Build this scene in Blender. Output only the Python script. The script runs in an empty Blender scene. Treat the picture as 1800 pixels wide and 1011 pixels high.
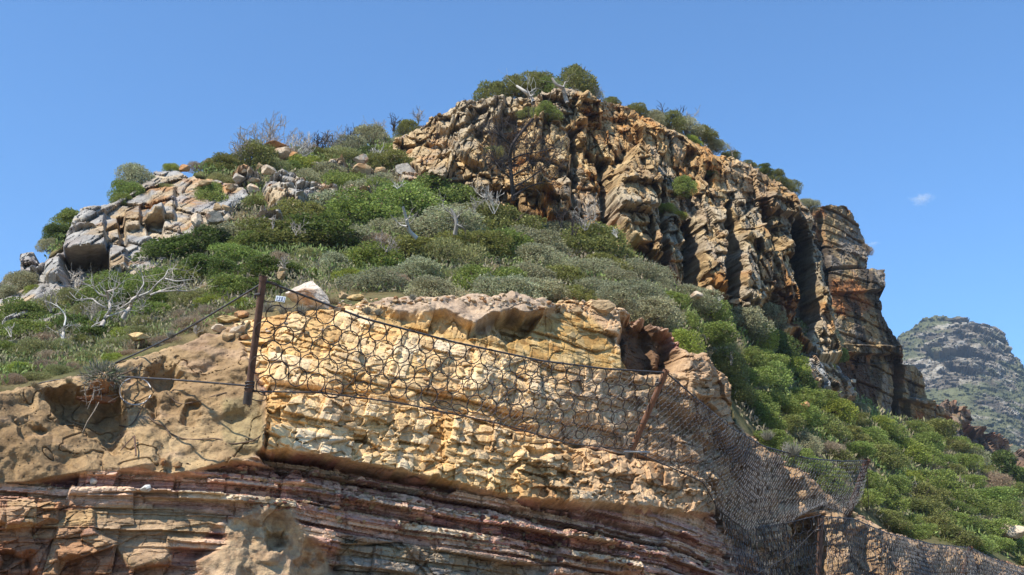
import bpy, math, random
import numpy as np
from mathutils import Vector, Matrix

# ------------------------------------------------------------------ camera, sky, sun, exposure
SC = bpy.context.scene
COL = SC.collection
FP, CX, CY = 1800.0, 900.0, 505.5          # focal length and centre in photograph pixels
PITCH = math.radians(18.0)
CAM = np.array([0.0, 0.0, 1.7])
cam_data = bpy.data.cameras.new('camera')
cam = bpy.data.objects.new('camera', cam_data)
COL.objects.link(cam)
cam_data.sensor_width = 36.0
cam_data.lens = 36.0
cam_data.clip_start = 0.1
cam_data.clip_end = 20000.0
cam.location = CAM
cam.rotation_euler = (math.radians(90) + PITCH, 0, 0)
SC.camera = cam

SUN_DIR = Vector((-0.42, -0.44, 0.80)).normalized()   # towards the sun
elev = math.asin(SUN_DIR.z)
azim = math.atan2(SUN_DIR.x, SUN_DIR.y)
world = bpy.data.worlds.new('World')
SC.world = world
world.use_nodes = True
wn = world.node_tree
for n in list(wn.nodes):
    wn.nodes.remove(n)
sky = wn.nodes.new('ShaderNodeTexSky')
sky.sky_type = 'NISHITA'
sky.sun_disc = False
sky.sun_elevation = elev
sky.sun_rotation = azim
sky.altitude = 50
sky.air_density = 1.0
sky.dust_density = 0.0
sky.ozone_density = 10.0
bg = wn.nodes.new('ShaderNodeBackground')
bg.inputs['Strength'].default_value = 0.135
wo = wn.nodes.new('ShaderNodeOutputWorld')
tint = wn.nodes.new('ShaderNodeMix'); tint.data_type = 'RGBA'; tint.blend_type = 'MULTIPLY'
tint.inputs[0].default_value = 1.0
tint.inputs[7].default_value = (0.80, 0.98, 1.0, 1)
wn.links.new(sky.outputs[0], tint.inputs[6])
wn.links.new(tint.outputs[2], bg.inputs[0])
wn.links.new(bg.outputs[0], wo.inputs[0])
sun_data = bpy.data.lights.new('sun', 'SUN')
sun_data.energy = 4.6
sun_data.angle = math.radians(0.5)
sun_data.color = (1.0, 0.94, 0.84)
sun = bpy.data.objects.new('sun', sun_data)
COL.objects.link(sun)
sun.rotation_euler = SUN_DIR.to_track_quat('Z', 'Y').to_euler()
sun.location = (0, 0, 60)
SC.view_settings.view_transform = 'Standard'
SC.view_settings.look = 'None'
SC.view_settings.exposure = 0.78
SC.view_settings.gamma = 1.0
SC.view_settings.use_curve_mapping = False
SC.cycles.max_bounces = 4
SC.cycles.diffuse_bounces = 2
SC.cycles.glossy_bounces = 1
SC.cycles.transparent_max_bounces = 8

# ------------------------------------------------------------------ maths helpers
SP, CP = math.sin(PITCH), math.cos(PITCH)

def W(px, py, t):
    """world point on the sight line of photograph pixel (px, py) at depth t metres"""
    px = np.asarray(px, float); py = np.asarray(py, float); t = np.asarray(t, float)
    a = (px - CX) / FP; b = (CY - py) / FP
    return np.stack([t * a, t * (CP - b * SP), t * (SP + b * CP) + CAM[2]], -1)

def V(px, py, t):
    return Vector(W(px, py, t).tolist())

def hsh(ix, iy, iz, s=0):
    with np.errstate(over='ignore'):
        h = (ix.astype(np.int64) * 374761393 + iy.astype(np.int64) * 668265263 + iz.astype(np.int64) * 1440662683 + s * 982451653) & 0xFFFFFFFF
        h = ((h ^ (h >> 13)) * 1274126177) & 0xFFFFFFFF
        h = ((h ^ (h >> 16)) * 2246822519) & 0xFFFFFFFF
        h = h ^ (h >> 15)
    return (h & 0xFFFFFF).astype(np.float64) / 16777216.0

def vnoise(p, s=0):
    i = np.floor(p).astype(np.int64); f = p - i
    f = f * f * (3 - 2 * f)
    r = 0
    for dx in (0, 1):
        wx = f[..., 0] if dx else 1 - f[..., 0]
        for dy in (0, 1):
            wy = f[..., 1] if dy else 1 - f[..., 1]
            for dz in (0, 1):
                wz = f[..., 2] if dz else 1 - f[..., 2]
                r = r + wx * wy * wz * hsh(i[..., 0] + dx, i[..., 1] + dy, i[..., 2] + dz, s)
    return r * 2 - 1

def fbm(p, octv=4, s=0, gain=0.5):
    r, a, tot = 0, 1.0, 0
    for k in range(octv):
        r = r + a * vnoise(p, s + k * 17); tot += a
        p = p * 2.03 + 11.7; a *= gain
    return r / tot

def voro(q, s=0):
    """jittered-grid Voronoi: F1, F2, id of nearest cell (3 ints), vector from its centre"""
    i0 = np.floor(q).astype(np.int64)
    F1 = np.full(q.shape[:-1], 9.0); F2 = np.full(q.shape[:-1], 9.0)
    ID = np.zeros(q.shape, np.int64); DV = np.zeros(q.shape)
    for dx in (-1, 0, 1):
        for dy in (-1, 0, 1):
            for dz in (-1, 0, 1):
                c = i0 + np.array([dx, dy, dz])
                o = np.stack([hsh(c[..., 0], c[..., 1], c[..., 2], s + k) for k in (1, 2, 3)], -1) * 0.8 + 0.1
                d = q - (c + o)
                r = np.sqrt((d * d).sum(-1))
                m = r < F1
                F2 = np.where(m, F1, np.minimum(F2, r))
                F1 = np.where(m, r, F1)
                ID[m] = c[m]; DV[m] = d[m]
    return F1, F2, ID, DV

def rotm(rx=0, ry=0, rz=0):
    return np.array(Matrix.Rotation(math.radians(rz), 3, 'Z') @ Matrix.Rotation(math.radians(ry), 3, 'Y') @ Matrix.Rotation(math.radians(rx), 3, 'X'))

def facet(p, size, rot, s, off, tilt, groove=0.0, warp=0.15):
    """broken-rock relief: every Voronoi block gets its own set-back and its own tilted face"""
    q = (p @ rot.T) / np.array(size)
    q = q + warp * np.stack([vnoise(q * 1.7, s + 50 + k) for k in range(3)], -1)
    F1, F2, ID, DV = voro(q, s)
    h = [hsh(ID[..., 0], ID[..., 1], ID[..., 2], s + 20 + k) * 2 - 1 for k in range(4)]
    d = off * h[3] + tilt * (h[0] * DV[..., 0] + h[1] * DV[..., 1] + h[2] * DV[..., 2])
    if groove:
        d = d - groove * np.clip(1 - (F2 - F1) / 0.12, 0, 1)
    return d, (h[3] + 1) / 2

def strata(h, a, thick, length, s, lat=0.3):
    """bedded rock: 0..1 set-back for each bed and for each broken length of a bed; returns value, bed value, crack 0..1"""
    g = h / thick
    k = np.floor(g).astype(np.int64)
    z0 = np.zeros_like(k)
    f = g - k
    # irregular thickness: split some beds in two
    sp = hsh(k, z0, z0, s + 1)
    k2 = k * 2 + ((f > 0.3 + 0.4 * sp) & (sp > 0.35))
    ln = length * (0.5 + 1.2 * hsh(k2, z0, z0, s + 2))
    j = np.floor(a / ln + hsh(k2, z0, z0, s + 3) * 37).astype(np.int64)
    jf = a / ln + hsh(k2, z0, z0, s + 3) * 37 - j
    bed = hsh(k2, z0, z0, s + 4)
    seg = hsh(k2, j, z0, s + 5)
    crack = np.clip(1 - np.minimum(jf, 1 - jf) * ln / 0.03, 0, 1)
    return bed * (1 - lat) + seg * lat, bed, crack, seg

def joints(q, size, ang, s, off, tilt, groove, warp=0.12):
    """jointed sandstone: beds cut by cross joints into flat-faced blocks, each with its own set-back and lean"""
    ca, sa = math.cos(math.radians(ang)), math.sin(math.radians(ang))
    x, z = q[..., 0], q[..., 2]
    w1, w2 = vnoise(q / size[0] * 0.8, s + 60), vnoise(q / size[1] * 0.8, s + 61)
    u = (x * ca + z * sa) / size[0] + warp * w1; v = (-x * sa + z * ca) / size[1] + warp * w2
    k = np.floor(v + 0.35 * np.sin(v * 2.1 + s)).astype(np.int64)
    vf = v + 0.35 * np.sin(v * 2.1 + s) - k
    z0 = np.zeros_like(k)
    wd = 0.6 + 0.9 * hsh(k, z0, z0, s + 1)
    uu = u / wd + 41 * hsh(k, z0, z0, s + 2) + 0.25 * (vf - .5) * (hsh(k, z0, z0, s + 9) - .5)
    j = np.floor(uu).astype(np.int64); uf = uu - j
    h = [hsh(k, j, z0, s + 3 + i) * 2 - 1 for i in range(4)]
    # some blocks are split once more
    spl = h[3] > .2
    cut = np.where(spl & (uf + .4 * vf > .75), .35, 0)
    e = np.minimum(np.minimum(uf, 1 - uf) * size[0], np.minimum(vf, 1 - vf) * size[1])
    d = off * (h[0] * 1.0 + cut) + tilt * (h[1] * (uf - .5) + h[2] * (vf - .5) + .5 * (0.5 - vf)) - groove * np.clip(1 - e / (0.05 * size[0]), 0, 1)
    return d, (h[0] + 1) / 2

def smooth(x, a, b):
    t = np.clip((x - a) / (b - a), 0, 1)
    return t * t * (3 - 2 * t)

def sdf(px, py, poly):
    """signed distance (inside positive) to a polygon, with nearest boundary point"""
    pts = np.array(poly, float); n = len(pts)
    best = np.full(px.shape, 1e9); bx = np.zeros(px.shape); by = np.zeros(px.shape)
    ins = np.zeros(px.shape, bool)
    for i in range(n):
        x0, y0 = pts[i]; x1, y1 = pts[(i + 1) % n]
        ex, ey = x1 - x0, y1 - y0
        L = ex * ex + ey * ey + 1e-9
        u = np.clip(((px - x0) * ex + (py - y0) * ey) / L, 0, 1)
        cx, cy = x0 + u * ex, y0 + u * ey
        d = (px - cx) ** 2 + (py - cy) ** 2
        m = d < best
        best = np.where(m, d, best); bx = np.where(m, cx, bx); by = np.where(m, cy, by)
        if y0 != y1:
            c = ((y0 > py) != (y1 > py)) & (px < (x1 - x0) * (py - y0) / (y1 - y0) + x0)
            ins ^= c
    d = np.sqrt(best)
    return np.where(ins, d, -d), bx, by

def pmask(px, py, poly, soft=3.0):
    x0 = min(p[0] for p in poly) - soft; x1 = max(p[0] for p in poly) + soft
    y0 = min(p[1] for p in poly) - soft; y1 = max(p[1] for p in poly) + soft
    r = np.zeros(px.shape)
    m = (px >= x0) & (px <= x1) & (py >= y0) & (py <= y1)
    if m.any():
        d, _, _ = sdf(px[m], py[m], poly)
        r[m] = smooth(d, -soft, soft)
    return r

_WC = {}
def wmask(px, py, poly, soft=3.0, amp=6.0, sc=0.05):
    k = (id(px), sc)
    if k not in _WC:
        _WC.clear()
        q = np.stack([px * sc, py * sc, np.zeros(px.shape)], -1)
        _WC[k] = (fbm(q, 3, 401, .6), fbm(q, 3, 409, .6), px)
    wx, wy, _ = _WC[k]
    return pmask(px + amp * wx, py + amp * wy, poly, soft)

def flat(px, py, t):
    """metres across and up the face, so that joints do not smear where the face recedes"""
    return np.stack([(px - CX) * t / FP, 0.02 * t, (CY - py) * t / FP], -1)

class TPS:
    """thin-plate surface through (px, py, depth) samples of the hill's shape, in log depth"""
    def __init__(self, pts):
        a = np.array(pts, float)
        self.p = a[:, :2] / 1000.0
        n = len(a)
        K = self.U(self.p[:, None] - self.p[None]) + np.eye(n) * 1e-4
        Q = np.hstack([np.ones((n, 1)), self.p])
        A = np.block([[K, Q], [Q.T, np.zeros((3, 3))]])
        self.w = np.linalg.solve(A, np.concatenate([np.log(a[:, 2]), np.zeros(3)]))
    def U(self, d):
        r2 = (d * d).sum(-1)
        return 0.5 * r2 * np.log(r2 + 1e-12)
    def __call__(self, px, py):
        px = np.asarray(px, float); py = np.asarray(py, float)
        x = px / 1000.0; y = py / 1000.0
        r = self.w[-3] + self.w[-2] * x + self.w[-1] * y
        for (a, b), w in zip(self.p, self.w):
            r2 = (x - a) ** 2 + (y - b) ** 2
            r = r + w * 0.5 * r2 * np.log(r2 + 1e-12)
        return np.exp(r)

def lin(c):
    c = np.array(c, float) / 255.0
    return np.where(c <= 0.04045, c / 12.92, ((c + 0.055) / 1.055) ** 2.4)

ALB = 0.62
def A(r, g, b):
    return lin((r, g, b)) * ALB

# ------------------------------------------------------------------ object helpers
def link(o, parent=None):
    COL.objects.link(o)
    if parent is not None:
        o.parent = parent
    return o

def mesh_np(name, verts, faces_idx, nper, mat, cols=None, smooth_sh=False):
    """mesh from numpy: verts (n,3), faces (m,nper), colours per vertex"""
    me = bpy.data.meshes.new(name)
    verts = np.ascontiguousarray(verts, np.float32)
    faces_idx = np.ascontiguousarray(faces_idx, np.int32)
    nv, nf = len(verts), len(faces_idx)
    me.vertices.add(nv); me.vertices.foreach_set('co', verts.ravel())
    me.loops.add(nf * nper); me.loops.foreach_set('vertex_index', faces_idx.ravel())
    me.polygons.add(nf)
    me.polygons.foreach_set('loop_start', np.arange(0, nf * nper, nper, dtype=np.int32))
    me.polygons.foreach_set('use_smooth', np.full(nf, smooth_sh))
    me.update(calc_edges=True)
    if cols is not None:
        ca = me.color_attributes.new('Col', 'FLOAT_COLOR', 'POINT')
        cc = np.ones((nv, 4), np.float32); cc[:, :3] = cols
        ca.data.foreach_set('color', cc.ravel())
    if mat is not None:
        me.materials.append(mat)
    return me

def obj(name, me, parent=None):
    return link(bpy.data.objects.new(name, me), parent)

def tag(o, label=None, cat=None, group=None, kind=None):
    if label: o['label'] = label
    if cat: o['category'] = cat
    if group: o['group'] = group
    if kind: o['kind'] = kind
    return o

def empty(name, loc, label, cat, group=None):
    o = bpy.data.objects.new(name, None)
    o.empty_display_size = 0.2
    o.location = loc
    COL.objects.link(o)
    return tag(o, label, cat, group)

class MB:
    """collects tubes and pieces and builds them as one mesh"""
    def __init__(self):
        self.v, self.f, self.c, self.n = [], [], [], 0
    def tube(self, pts, rads, sides=5, col=(1, 1, 1), cap=True):
        pts = np.array(pts, float); m = len(pts)
        rads = np.full(m, rads, float) if np.isscalar(rads) else np.array(rads, float)
        T = np.gradient(pts, axis=0); T /= np.linalg.norm(T, axis=1)[:, None] + 1e-9
        ref = np.array([0.13, 0.21, 0.97]) if abs(T[0, 2]) < 0.9 else np.array([0.97, 0.1, 0.2])
        N = np.cross(T, ref); N /= np.linalg.norm(N, axis=1)[:, None] + 1e-9
        B = np.cross(T, N)
        a = np.linspace(0, 2 * math.pi, sides, endpoint=False)
        ring = pts[:, None] + rads[:, None, None] * (np.cos(a)[None, :, None] * N[:, None] + np.sin(a)[None, :, None] * B[:, None])
        self.v.append(ring.reshape(-1, 3))
        i = np.arange(m - 1)[:, None] * sides; j = np.arange(sides)[None]; k = (j + 1) % sides
        f = np.stack([i + j, i + k, i + sides + k, i + sides + j], -1).reshape(-1, 4) + self.n
        self.f.append(f)
        self.c.append(np.tile(np.array(col, float), (m * sides, 1)))
        self.n += m * sides
    def build(self, name, mat, parent=None, origin=None, smooth_sh=True):
        v = np.vstack(self.v)
        if origin is not None:
            v = v - np.array(origin)
        return obj(name, mesh_np(name, v, np.vstack(self.f), 4, mat, np.vstack(self.c), smooth_sh), parent)

# ------------------------------------------------------------------ materials
def new_mat(name):
    m = bpy.data.materials.new(name); m.use_nodes = True
    nt = m.node_tree
    for n in list(nt.nodes): nt.nodes.remove(n)
    out = nt.nodes.new('ShaderNodeOutputMaterial')
    p = nt.nodes.new('ShaderNodeBsdfPrincipled')
    nt.links.new(p.outputs[0], out.inputs[0])
    return m, nt, p

def mix(nt, mode, fac, a, b):
    m = nt.nodes.new('ShaderNodeMix'); m.data_type = 'RGBA'; m.blend_type = mode
    for s, x in ((0, fac), (6, a), (7, b)):
        if hasattr(x, 'is_linked'): nt.links.new(x, m.inputs[s])
        elif isinstance(x, (int, float)) and s: m.inputs[s].default_value = (x, x, x, 1)
        elif s == 0: m.inputs[s].default_value = x
        else: m.inputs[s].default_value = (*x, 1)
    return m.outputs[2]

def noise_node(nt, scale, detail=4, rough=0.6, vec=None):
    n = nt.nodes.new('ShaderNodeTexNoise')
    n.inputs['Scale'].default_value = scale; n.inputs['Detail'].default_value = detail
    n.inputs['Roughness'].default_value = rough
    if vec is None:
        vec = nt.nodes.new('ShaderNodeTexCoord').outputs['Object']
    nt.links.new(vec, n.inputs['Vector'])
    return n.outputs['Fac']

def ramp(nt, fac, stops):
    r = nt.nodes.new('ShaderNodeValToRGB')
    e = r.color_ramp.elements
    while len(e) > 1: e.remove(e[-1])
    e[0].position = stops[0][0]; e[0].color = (*stops[0][1], 1)
    for p, c in stops[1:]:
        x = e.new(p); x.color = (*c, 1)
    nt.links.new(fac, r.inputs[0])
    return r.outputs[0]

def rock_mat(name, s1, s2, bump, bscale, lichen=0.0):
    m, nt, p = new_mat(name)
    at = nt.nodes.new('ShaderNodeAttribute'); at.attribute_name = 'Col'
    n1 = noise_node(nt, s1, 6, 0.65); n2 = noise_node(nt, s2, 4, 0.6)
    g1 = ramp(nt, n1, [(0.3, (0.66, 0.62, 0.60)), (0.5, (1, 1, 1)), (0.72, (1.22, 1.2, 1.12))])
    g2 = ramp(nt, n2, [(0.3, (0.74, 0.72, 0.72)), (0.5, (1, 1, 1)), (0.7, (1.16, 1.15, 1.13))])
    c = mix(nt, 'MULTIPLY', 1.0, at.outputs['Color'], g1)
    c = mix(nt, 'MULTIPLY', 1.0, c, g2)
    n4 = noise_node(nt, s2 * 6, 3, 0.7)
    c = mix(nt, 'MULTIPLY', 1.0, c, ramp(nt, n4, [(0.32, (0.80, 0.79, 0.78)), (0.5, (1, 1, 1)), (0.68, (1.14, 1.13, 1.12))]))
    if lichen:
        n3 = noise_node(nt, s1 * 0.45, 8, 0.75)
        f = ramp(nt, n3, [(0.56, (0, 0, 0)), (0.66, (lichen,) * 3)])
        c = mix(nt, 'MIX', f, c, (0.16, 0.155, 0.14))
    nt.links.new(c, p.inputs['Base Color'])
    p.inputs['Roughness'].default_value = 0.92
    p.inputs['Specular IOR Level'].default_value = 0.2
    nb = noise_node(nt, bscale, 8, 0.7)
    b = nt.nodes.new('ShaderNodeBump'); b.inputs['Strength'].default_value = 0.9
    b.inputs['Distance'].default_value = bump
    nt.links.new(nb, b.inputs['Height']); nt.links.new(b.outputs[0], p.inputs['Normal'])
    return m

def attr_mat(name, rough=0.8, var=0.0, spec=0.3, trans=0.0, metal=0.0):
    m, nt, p = new_mat(name)
    at = nt.nodes.new('ShaderNodeAttribute'); at.attribute_name = 'Col'
    c = at.outputs['Color']
    if var:
        oi = nt.nodes.new('ShaderNodeObjectInfo')
        r = ramp(nt, oi.outputs['Random'], [(0.0, (1 - var, 1 - var, 1 - var)), (0.5, (1 + var * .7, 1, 1 - var * .5)), (1.0, (1 + var * .5, 1 + var, 1 + var))])
        c = mix(nt, 'MULTIPLY', 1.0, c, r)
    nt.links.new(c, p.inputs['Base Color'])
    p.inputs['Roughness'].default_value = rough
    p.inputs['Specular IOR Level'].default_value = spec
    p.inputs['Metallic'].default_value = metal
    if trans:
        tr = nt.nodes.new('ShaderNodeBsdfTranslucent'); nt.links.new(c, tr.inputs[0])
        ms = nt.nodes.new('ShaderNodeMixShader'); ms.inputs[0].default_value = trans
        out = [n for n in nt.nodes if n.type == 'OUTPUT_MATERIAL'][0]
        nt.links.new(p.outputs[0], ms.inputs[1]); nt.links.new(tr.outputs[0], ms.inputs[2])
        nt.links.new(ms.outputs[0], out.inputs[0])
    return m

M_CUT = rock_mat('cut_rock', 2.2, 14, 0.05, 9)
M_SOIL = rock_mat('soil', 0.8, 6, 0.08, 5)
M_CRAG = rock_mat('crag_rock', 0.7, 5, 0.16, 3.0, 0.5)
M_MOUNT = rock_mat('mountain_rock', 0.05, 0.25, 2.0, 0.2)
M_LEAF = attr_mat('leaves', 0.6, 0.11, 0.25, 0.38)
M_WOOD = attr_mat('dead_wood', 0.85, 0.08, 0.2)
M_COVER = attr_mat('cover_leaves', 0.7, 0.0, 0.2, 0.2)
# ------------------------------------------------------------------ depth of the place
R_pts = [(-250,700,15.8),(-250,1011,14.3),(-250,1250,13.3),(0,690,16.6),(0,850,15.4),(0,1011,14.8),(0,1250,14),(200,640,18.3),
 (200,850,16.4),(200,1011,15.6),(330,592,19.6),(440,690,18.1),(440,570,20),(450,800,17.3),(450,1011,16.3),(450,1250,15.5),
 (700,530,22.6),(700,620,20.6),(700,720,19.7),(700,850,18.7),(700,1011,17.8),(700,1250,16.9),(1000,530,25.2),(1000,640,23.4),
 (1000,780,22.2),(1000,900,20.9),(1000,1011,20.2),(1000,1250,19.2),(1110,600,25.6),(1180,565,27.8),(1110,790,24),(1240,640,27.5),
 (1240,760,26.6),(1240,900,25.6),(1240,1011,24.2),(1300,740,29),(1300,850,28.8),(1300,1011,27.6),(1420,860,32.5),(1500,905,35),(1500,1011,33),
 (1500,1250,30),(1800,1000,48),(1800,1100,45),(2050,1050,58),(2050,1250,52)]
H_pts = [(-250,700,16.8),(0,688,17.4),(200,642,19.4),(330,592,20.6),(440,552,21.5),(700,522,24),(1000,524,27.6),(1180,578,30.5),
 (1300,740,35),(1500,900,38.5),(1700,965,46),(1800,992,50),(2050,1060,60),(-250,600,24),(0,600,24),(100,560,27),(300,520,27.5),
 (0,500,33),(100,420,36),(200,350,41),(300,480,31),(400,400,38),(500,450,31.5),(400,290,48),(600,260,55),(600,350,46),(700,450,34.5),
 (700,350,46),(700,250,57),(800,190,64),(800,330,51),(1000,400,49),(1000,480,37),(1000,165,70),(1000,280,60),(900,380,49),
 (1150,480,44),(1150,350,57),(1150,210,72),(1300,280,76),(1300,560,52),(1300,640,43.5),(1400,340,80),(1400,600,60),(1400,480,68),
 (1400,750,45),(1500,700,64),(1500,800,50),(1600,745,74),(1600,850,57),(1600,920,48),(1700,790,78),(1700,880,59),(1800,850,84),
 (1800,930,62),(1500,380,88),(2050,950,88)]
R = TPS(R_pts)
H = TPS(H_pts)

def sheet(name, poly, tfun, step, dispf, colf, mat, jit=3.0, jscale=0.06, back=0.25, ncell=14, smooth_sh=False, seed=0, sink=0.0, drop=0.35, stepy=None, face=0.5):
    """a rock or soil body: its face follows tfun (+ carved relief), its edges turn back into the hill"""
    stepy = stepy or step
    mx, my = ncell * step, ncell * stepy
    xs = np.arange(min(p[0] for p in poly) - mx, max(p[0] for p in poly) + mx, step)
    ys = np.arange(min(p[1] for p in poly) - my, max(p[1] for p in poly) + my, stepy)
    PX, PY = np.meshgrid(xs, ys)
    q = np.stack([PX * jscale, PY * jscale, np.full(PX.shape, seed * 3.3)], -1)
    nx, ny = jit * fbm(q, 3, seed + 5, 0.65), jit * fbm(q, 3, seed + 9, 0.65)
    d, bx, by = sdf(PX + nx, PY + ny, poly)
    out = d < 0
    dist = np.where(out, -d, 0)
    px = np.where(out, bx - nx, PX); py = np.where(out, by - ny, PY)
    keep = dist < min(mx, my) * 0.95
    t = tfun(px, py)
    base = W(px, py, t)
    # face normal of the smooth base
    du = np.gradient(W(PX, PY, tfun(PX, PY)), axis=1); dv = np.gradient(W(PX, PY, tfun(PX, PY)), axis=0)
    n = np.cross(du, dv)
    n /= np.linalg.norm(n, axis=-1)[..., None] + 1e-9
    ray = base - CAM; ray /= np.linalg.norm(ray, axis=-1)[..., None]
    n = np.where(((n * ray).sum(-1) > 0)[..., None], -n, n)
    n = face * n - ray; n /= np.linalg.norm(n, axis=-1)[..., None]
    disp, aux = dispf(px, py, base, np.maximum(d, 0))
    if sink:
        disp = disp - sink * (1 - smooth(d, 0, 14))
    P = base + n * disp[..., None]
    P[..., 1] += dist * back
    P[..., 2] -= dist * back * drop
    C = colf(px, py, base, disp, aux)
    nr, nc = PX.shape
    i = np.arange(nr - 1)[:, None] * nc + np.arange(nc - 1)[None]
    f = np.stack([i, i + nc, i + nc + 1, i + 1], -1)
    k = keep[:-1, :-1] & keep[1:, :-1] & keep[:-1, 1:] & keep[1:, 1:]
    f = f[k]
    used = np.zeros(nr * nc, bool); used[f.ravel()] = True
    remap = np.cumsum(used) - 1
    me = mesh_np(name, P.reshape(-1, 3)[used], remap[f], 4, mat, C.reshape(-1, 3)[used], smooth_sh)
    o = obj(name, me)
    o['kind'] = 'structure'
    return o

def lerp(a, b, f):
    return a + (b - a) * f[..., None]

def pal(v, stops):
    """piecewise-linear palette"""
    xs = [s[0] for s in stops]; cs = np.array([s[1] for s in stops])
    return np.stack([np.interp(v, xs, cs[:, k]) for k in range(3)], -1)

# ------------------------------------------------------------------ ground plane the photographer stands on
g = mesh_np('ground', [(-1100, -300, 0), (1700, -300, 0), (1700, 1500, 0), (-1100, 1500, 0)], [[0, 1, 2, 3]], 4, M_SOIL, np.tile(A(150, 130, 100), (4, 1)))
tag(obj('ground', g), kind='structure')

# ------------------------------------------------------------------ hillside (soil under the bushes)
CUT_TOP = [(-260,722),(0,688),(60,672),(150,655),(215,638),(270,615),(330,594),(390,575),(430,558),(480,545),(560,532),(640,524),(760,520),(900,522),
 (1000,524),(1050,520),(1100,540),(1140,556),(1185,575),(1205,612),(1245,622),(1285,660),(1300,740),(1350,782),(1430,835),(1470,880),(1510,902),(1560,935),(1640,955),(1700,965),(1800,992),(2060,1062)]
SKY_H = [(-260,650),(-60,560),(0,505),(40,485),(80,455),(125,392),(190,364),(265,316),(340,304),(400,288),(480,272),(600,266),(690,250),(760,220),
 (830,192),(1000,176),(1040,184),(1100,198),(1200,248),(1280,282),(1350,312),(1400,356),(1420,400),(1432,560),(1465,640),(1498,692),(1570,738),
 (1640,752),(1700,782),(1760,834),(1800,872),(1900,950),(2060,1045)]
hill_poly = SKY_H + [(x, y + 45) for x, y in CUT_TOP[::-1]]

crag_poly = [(688,246),(720,236),(762,206),(800,190),(830,178),(880,168),(925,170),(960,162),(1000,156),(1030,160),(1046,172),(1075,176),(1100,190),(1140,208),
 (1200,240),(1240,262),(1290,280),(1350,308),(1385,332),(1405,350),(1424,372),(1432,420),(1448,480),(1470,560),(1482,620),(1455,625),(1430,605),(1405,572),(1380,580),(1340,556),
 (1290,548),(1250,530),(1215,516),(1180,500),(1150,478),(1110,450),(1080,432),(1040,416),(1000,398),(960,392),(915,385),(890,360),(850,345),(800,330),(745,336),(738,300),(715,285),(690,262)]
left_poly = [(-30,520),(0,492),(14,480),(34,478),(36,447),(60,442),(66,462),(88,456),(112,440),(118,412),(140,366),(180,360),(205,352),(232,336),(262,312),(270,300),
 (305,300),(345,312),(385,318),(428,328),(442,350),(405,370),(396,400),(356,408),(322,424),(316,450),(288,470),(256,478),(214,488),(190,512),(150,520),(120,540),(70,575),(20,600),(-30,610)]
def hill_t(px, py):
    t = H(px, py)
    low = py > np.interp(px, [p[0] for p in CUT_TOP], [p[1] for p in CUT_TOP]) - 4
    return np.where(low, np.maximum(t, R(px, py) + 0.9), t)
def hill_disp(px, py, b, d):
    return -4.0 * pmask(px, py, [(1080,545),(1150,545),(1200,570),(1225,625),(1210,680),(1080,680)], 14) - 5.0 * pmask(px, py, crag_poly, 6) - 3.0 * pmask(px, py, left_poly, 6) + 0.35 * fbm(b * 0.25, 4, 3) + 0.08 * fbm(b * 2.0, 3, 4), None
def hill_col(px, py, b, disp, aux):
    v = fbm(b * 0.35, 4, 31) * 0.5 + 0.5
    c = pal(v, [(0.2, A(84,88,50)), (0.45, A(112,110,68)), (0.65, A(142,126,88)), (0.9, A(186,160,122))])
    w = fbm(b * 1.6, 3, 41) * 0.5 + 0.5
    return c * (0.8 + 0.4 * w[..., None])
hillside = sheet('hillside', hill_poly, hill_t, 3.0, hill_disp, hill_col, M_SOIL, jit=3, back=0.9, seed=2, smooth_sh=True, stepy=2.2)

# ------------------------------------------------------------------ road cutting: the near rock face
Z_SAND = [(-300,700),(0,660),(330,560),(400,556),(440,640),(466,700),(462,790),(440,812),(380,822),(300,838),(240,826),(130,836),(60,850),(-300,860)]
Z_CONC = [(392,704),(452,694),(470,760),(452,800),(420,802),(390,770)]
Z_RUB = [(400,556),(470,520),(640,500),(900,500),(1060,500),(1130,560),(1190,640),(1200,700),(1180,790),(1110,790),(1010,785),(900,752),(760,724),(620,700),(470,690),(438,640)]
Z_BLOCK = [(464,694),(620,700),(760,724),(900,752),(1010,785),(1110,795),(1240,840),(1262,905),(1140,902),(1000,893),(900,880),(800,856),(700,836),(560,806),(462,796)]
Z_GRAVEL = [(640,520),(760,512),(900,512),(985,540),(950,556),(905,562),(880,556),(860,580),(820,576),(780,556),(700,552)]
Z_ORANGE = [(640,545),(720,560),(820,590),(880,600),(945,560),(1000,545),(1040,555),(1110,640),(1115,655),(1000,645),(900,625),(760,590),(660,565)]
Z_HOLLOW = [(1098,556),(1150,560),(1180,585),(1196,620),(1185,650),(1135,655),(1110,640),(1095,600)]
Z_POCKET = [(872,560),(945,556),(930,585),(890,602),(868,594),(820,590),(835,578)]
Z_RBLOCK = [(1110,650),(1190,610),(1250,600),(1320,650),(1330,760),(1275,905),(1240,850),(1110,795)]
Z_LSAND = [(390,925),(430,900),(460,884),(515,892),(530,930),(590,985),(600,1100),(400,1100),(340,985),(395,955)]
Z_LL = [(-300,878),(100,876),(170,890),(170,930),(210,960),(300,985),(350,1011),(350,1300),(-300,1300)]
Z_LSLAB = [(165,890),(300,890),(400,905),(355,950),(300,955),(300,985),(230,1000),(200,960),(165,935)]
Z_BOT = [(600,940),(700,950),(800,970),(960,1000),(960,1300),(600,1300)]
Z_DIRT = [(1240,840),(1300,740),(1350,782),(1430,835),(1510,902),(1560,935),(1700,965),(2100,1070),(2100,1300),(1290,1300),(1330,1011),(1262,905)]
cut_poly = CUT_TOP + [(2060,1260),(-260,1260)]

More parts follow.
